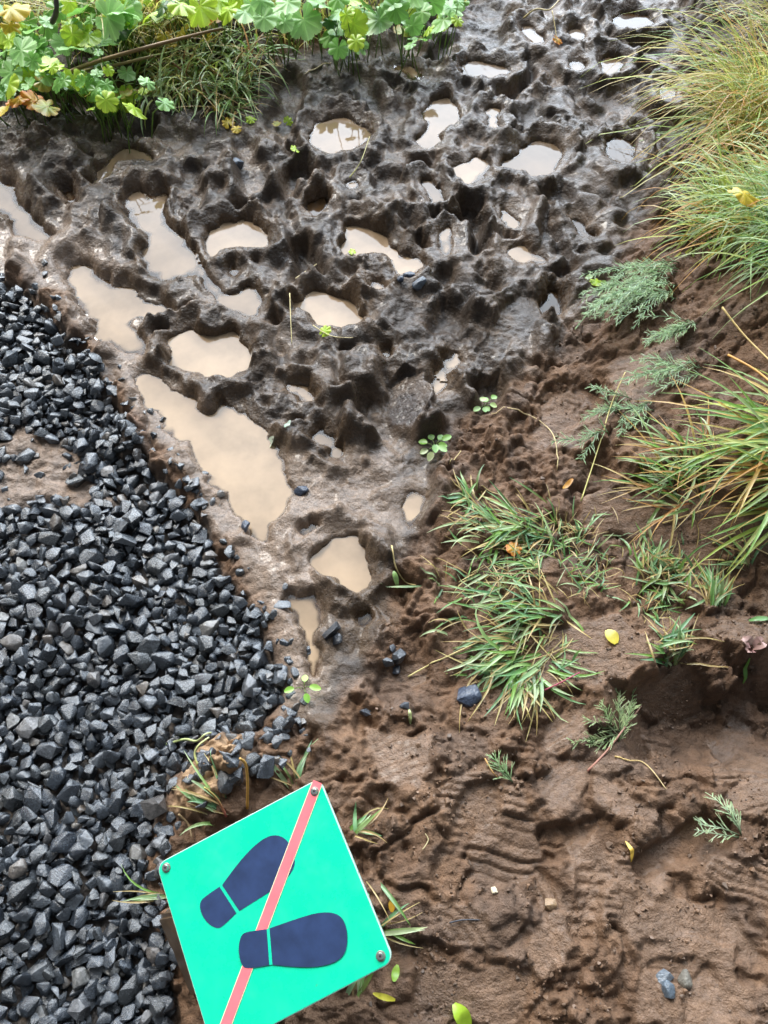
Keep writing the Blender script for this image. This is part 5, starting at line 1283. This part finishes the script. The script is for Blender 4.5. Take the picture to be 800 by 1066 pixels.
stalk('stick', [(55,24,.22),(60,8,.3),(66,-16,.4)], .009, .007, (0.06,0.05,0.045), (0.06,0.05,0.045), 'dark grey stick standing among the leaves at the top left', 'stick')
stalk('stalk', [(200,58,.05),(222,74,.03),(238,84,.01)], .0035, .003, (0.42,0.30,0.14), (0.40,0.20,0.06), 'straw-brown broken stem pointing down from the grass clump', 'stalk')
stalk('stalk', [(180,66,.05),(205,88,.02),(228,110,.008)], .0028, .002, (0.24,0.10,0.05), (0.16,0.09,0.05), 'thin reddish brown stem slanting down onto the dark mud', 'stalk')
stalk('straw', [(155,60,.1),(210,45,.12),(252,30,.12)], .0016, .001, (0.35,0.40,0.14), (0.4,0.42,0.2), 'long pale grass stem arching over the fresh grass clump', 'straw')
stalk('straw', [(605,522),(622,470,.02),(637,420,.03),(651,388,.035)], .0016, .0012, (0.45,0.42,0.14), (0.5,0.4,0.16), 'long straight straw leaning above the large flattened tuft', 'straw')
stalk('straw', [(512,431),(545,431),(570,445),(579,462),(580,490)], .0018, .0012, (0.46,0.34,0.17), (0.5,0.4,0.2), 'bent tan straw curving right from the green sprout', 'straw')
stalk('straw', [(480,470),(474,478),(468,484)], .0012, .001, TAN, TAN, 'short curved straw by the yellowish sprout', 'straw')
stalk('straw', [(302,306,.03),(303,335,.02),(304,358,.01)], .0014, .001, (0.55,0.46,0.22), (0.55,0.46,0.22), 'thin upright straw left of the oval puddle', 'straw')
stalk('straw', [(308,290),(330,276)], .0022, .0016, (0.50,0.42,0.22), (0.45,0.38,0.2), 'short pale straw above the oval puddle', 'straw')
stalk('straw', [(326,339,.012),(345,350,.01),(368,352,.008)], .0015, .001, (0.52,0.44,0.2), (0.5,0.4,0.2), 'thin straw crossing the lower rim of the oval puddle', 'straw')
stalk('straw', [(408,568),(412,590),(422,606),(433,610)], .0020, .0014, (0.48,0.37,0.16), (0.45,0.36,0.16), 'hooked straw right of the round silty puddle', 'straw')
stalk('straw', [(425,705),(445,694),(470,682),(500,668)], .0022, .0014, (0.50,0.42,0.18), (0.42,0.34,0.14), 'straw reaching left from the foot of the large tuft', 'straw')
stalk('straw', [(752,320,.07),(775,350,.06),(803,380,.05)], .0026, .002, (0.50,0.36,0.14), (0.5,0.36,0.14), 'straight tan straw leaning in from the right edge on the bank', 'straw')
stalk('straw', [(758,370,.02),(785,384,.04),(805,400,.06)], .0030, .0022, (0.55,0.27,0.07), (0.5,0.26,0.07), 'orange stem just below the tan straw at the right edge', 'straw')
stalk('straw', [(690,545,.004),(730,532,.01),(770,516,.02),(805,508,.04)], .0020, .0016, (0.50,0.38,0.15), (0.48,0.3,0.1), 'long tan stem along the ledge under the orange tuft', 'straw')
stalk('stem', [(612,803),(632,782,.01),(655,752,.02),(668,735,.02)], .0024, .0014, (0.30,0.13,0.09), (0.28,0.17,0.12), 'reddish stem leaning beside the dark green feathery sprig', 'stem')
stalk('stem', [(640,788),(655,792),(668,793),(680,803),(694,822)], .0016, .001, (0.44,0.30,0.10), (0.46,0.36,0.18), 'thin bent straw stem right of the reddish stem', 'straw')
stalk('stem', [(560,722,.01),(582,712,.014),(604,700,.01)], .0018, .001, (0.30,0.05,0.08), (0.34,0.05,0.10), 'thin crimson stem at the right foot of the large tuft', 'stem')
stalk('straw', [(742,566),(758,558),(766,555)], .0020, .0014, (0.5,0.46,0.14), (0.5,0.46,0.2), 'short yellow straw on the ledge right of centre', 'straw')
stalk('straw', [(772,563),(790,572),(806,580)], .0018, .0014, (0.5,0.38,0.18), (0.5,0.38,0.18), 'pale straw at the right edge on the ledge', 'straw')
stalk('straw', [(702,585),(740,588),(775,587)], .0012, .0009, (0.45,0.32,0.12), (0.45,0.32,0.12), 'fine straw left of the forked grass blades', 'straw')
stalk('straw', [(440,885),(446,875),(443,868)], .0010, .0008, (0.45,0.38,0.2), (0.45,0.38,0.2), 'tiny pale straw on the mud right of the top of the sign', 'straw')
stalk('straw', [(505,790),(512,802),(518,810)], .0015, .0010, (0.45,0.25,0.08), (0.45,0.25,0.08), 'short orange brown straw beside the tiny green sprig', 'straw')
stalk('straw', [(755,355),(790,345)], .0014, .001, TAN, TAN, 'fine straw on the upper bank', 'straw') if False else None
stalk('weed_stem', [(172,776,.015),(192,770,.03),(205,772,.035),(214,765,.03),(222,763,.02)], .0028, .0018, (0.28,0.34,0.12), (0.40,0.42,0.20), 'twisted pale green stem lying on the gravel, its upper strand', 'stem')
stalk('weed_stem', [(206,796,.005),(203,785,.02),(207,776,.035),(218,768,.03)], .0024, .0018, (0.40,0.40,0.12), (0.40,0.42,0.20), 'twisted yellow-green stem on the gravel, its lower strand', 'stem')
stalk('weed_stem', [(258,842,.004),(258,815,.06),(256,796,.09),(250,790,.09)], .0030, .0022, (0.45,0.24,0.04), (0.50,0.30,0.08), 'orange hooked stalk rising behind the sign', 'stem')
stalk('weed_stem', [(236,850,.004),(226,832,.03),(213,820,.06)], .0026, .0016, (0.42,0.10,0.09), (0.45,0.40,0.10), 'red stem sprouting left of the orange hooked stalk', 'stem')
stalk('weed_stem', [(186,848,.03),(196,858,.02),(200,872,.01)], .0022, .0018, (0.25,0.17,0.08), (0.22,0.15,0.08), 'brown stem on the gravel by the tan soil clod', 'stem')
stalk('straw', [(338,172,.004),(345,166,.02),(354,150,.03)], .0018, .001, (0.5,0.5,0.12), (0.5,0.45,0.2), 'yellowish straw bent over the right rim of the upper left puddle', 'straw') if False else None
stalk('straw', [(364,186),(372,176,.012),(378,164,.018),(385,142,.03)], .0018, .0010, (0.42,0.42,0.10), (0.5,0.45,0.22), 'yellowish straw bent over the rim between two upper puddles', 'straw')
stalk('straw', [(318,78),(330,71),(345,66)], .0024, .0018, (0.46,0.36,0.22), (0.46,0.36,0.22), 'pale straw on the dark mud below the broad leaves', 'straw')
stalk('straw', [(575,12,.05),(578,28,.03),(580,44,.01)], .0020, .0012, TAN, TAN, 'drooping straw above the small orange leaf', 'straw')
stalk('straw', [(545,20,.02),(558,10,.04),(572,10,.04),(582,0,.05)], .0030, .0020, (0.36,0.28,0.10), (0.40,0.32,0.14), 'tangled dry straw lying on the mud at the top', 'straw')
stalk('straw', [(355,590,.006),(366,578,.004)], .0012, .001, TAN, TAN, 'fine straw floating in the round silty puddle', 'straw') if False else None
stalk('twig', [(468,961),(482,958),(500,958)], .0016, .001, (0.02,0.022,0.03), (0.03,0.03,0.035), 'thin blackish twig pressed into the mud near the sign', 'twig')
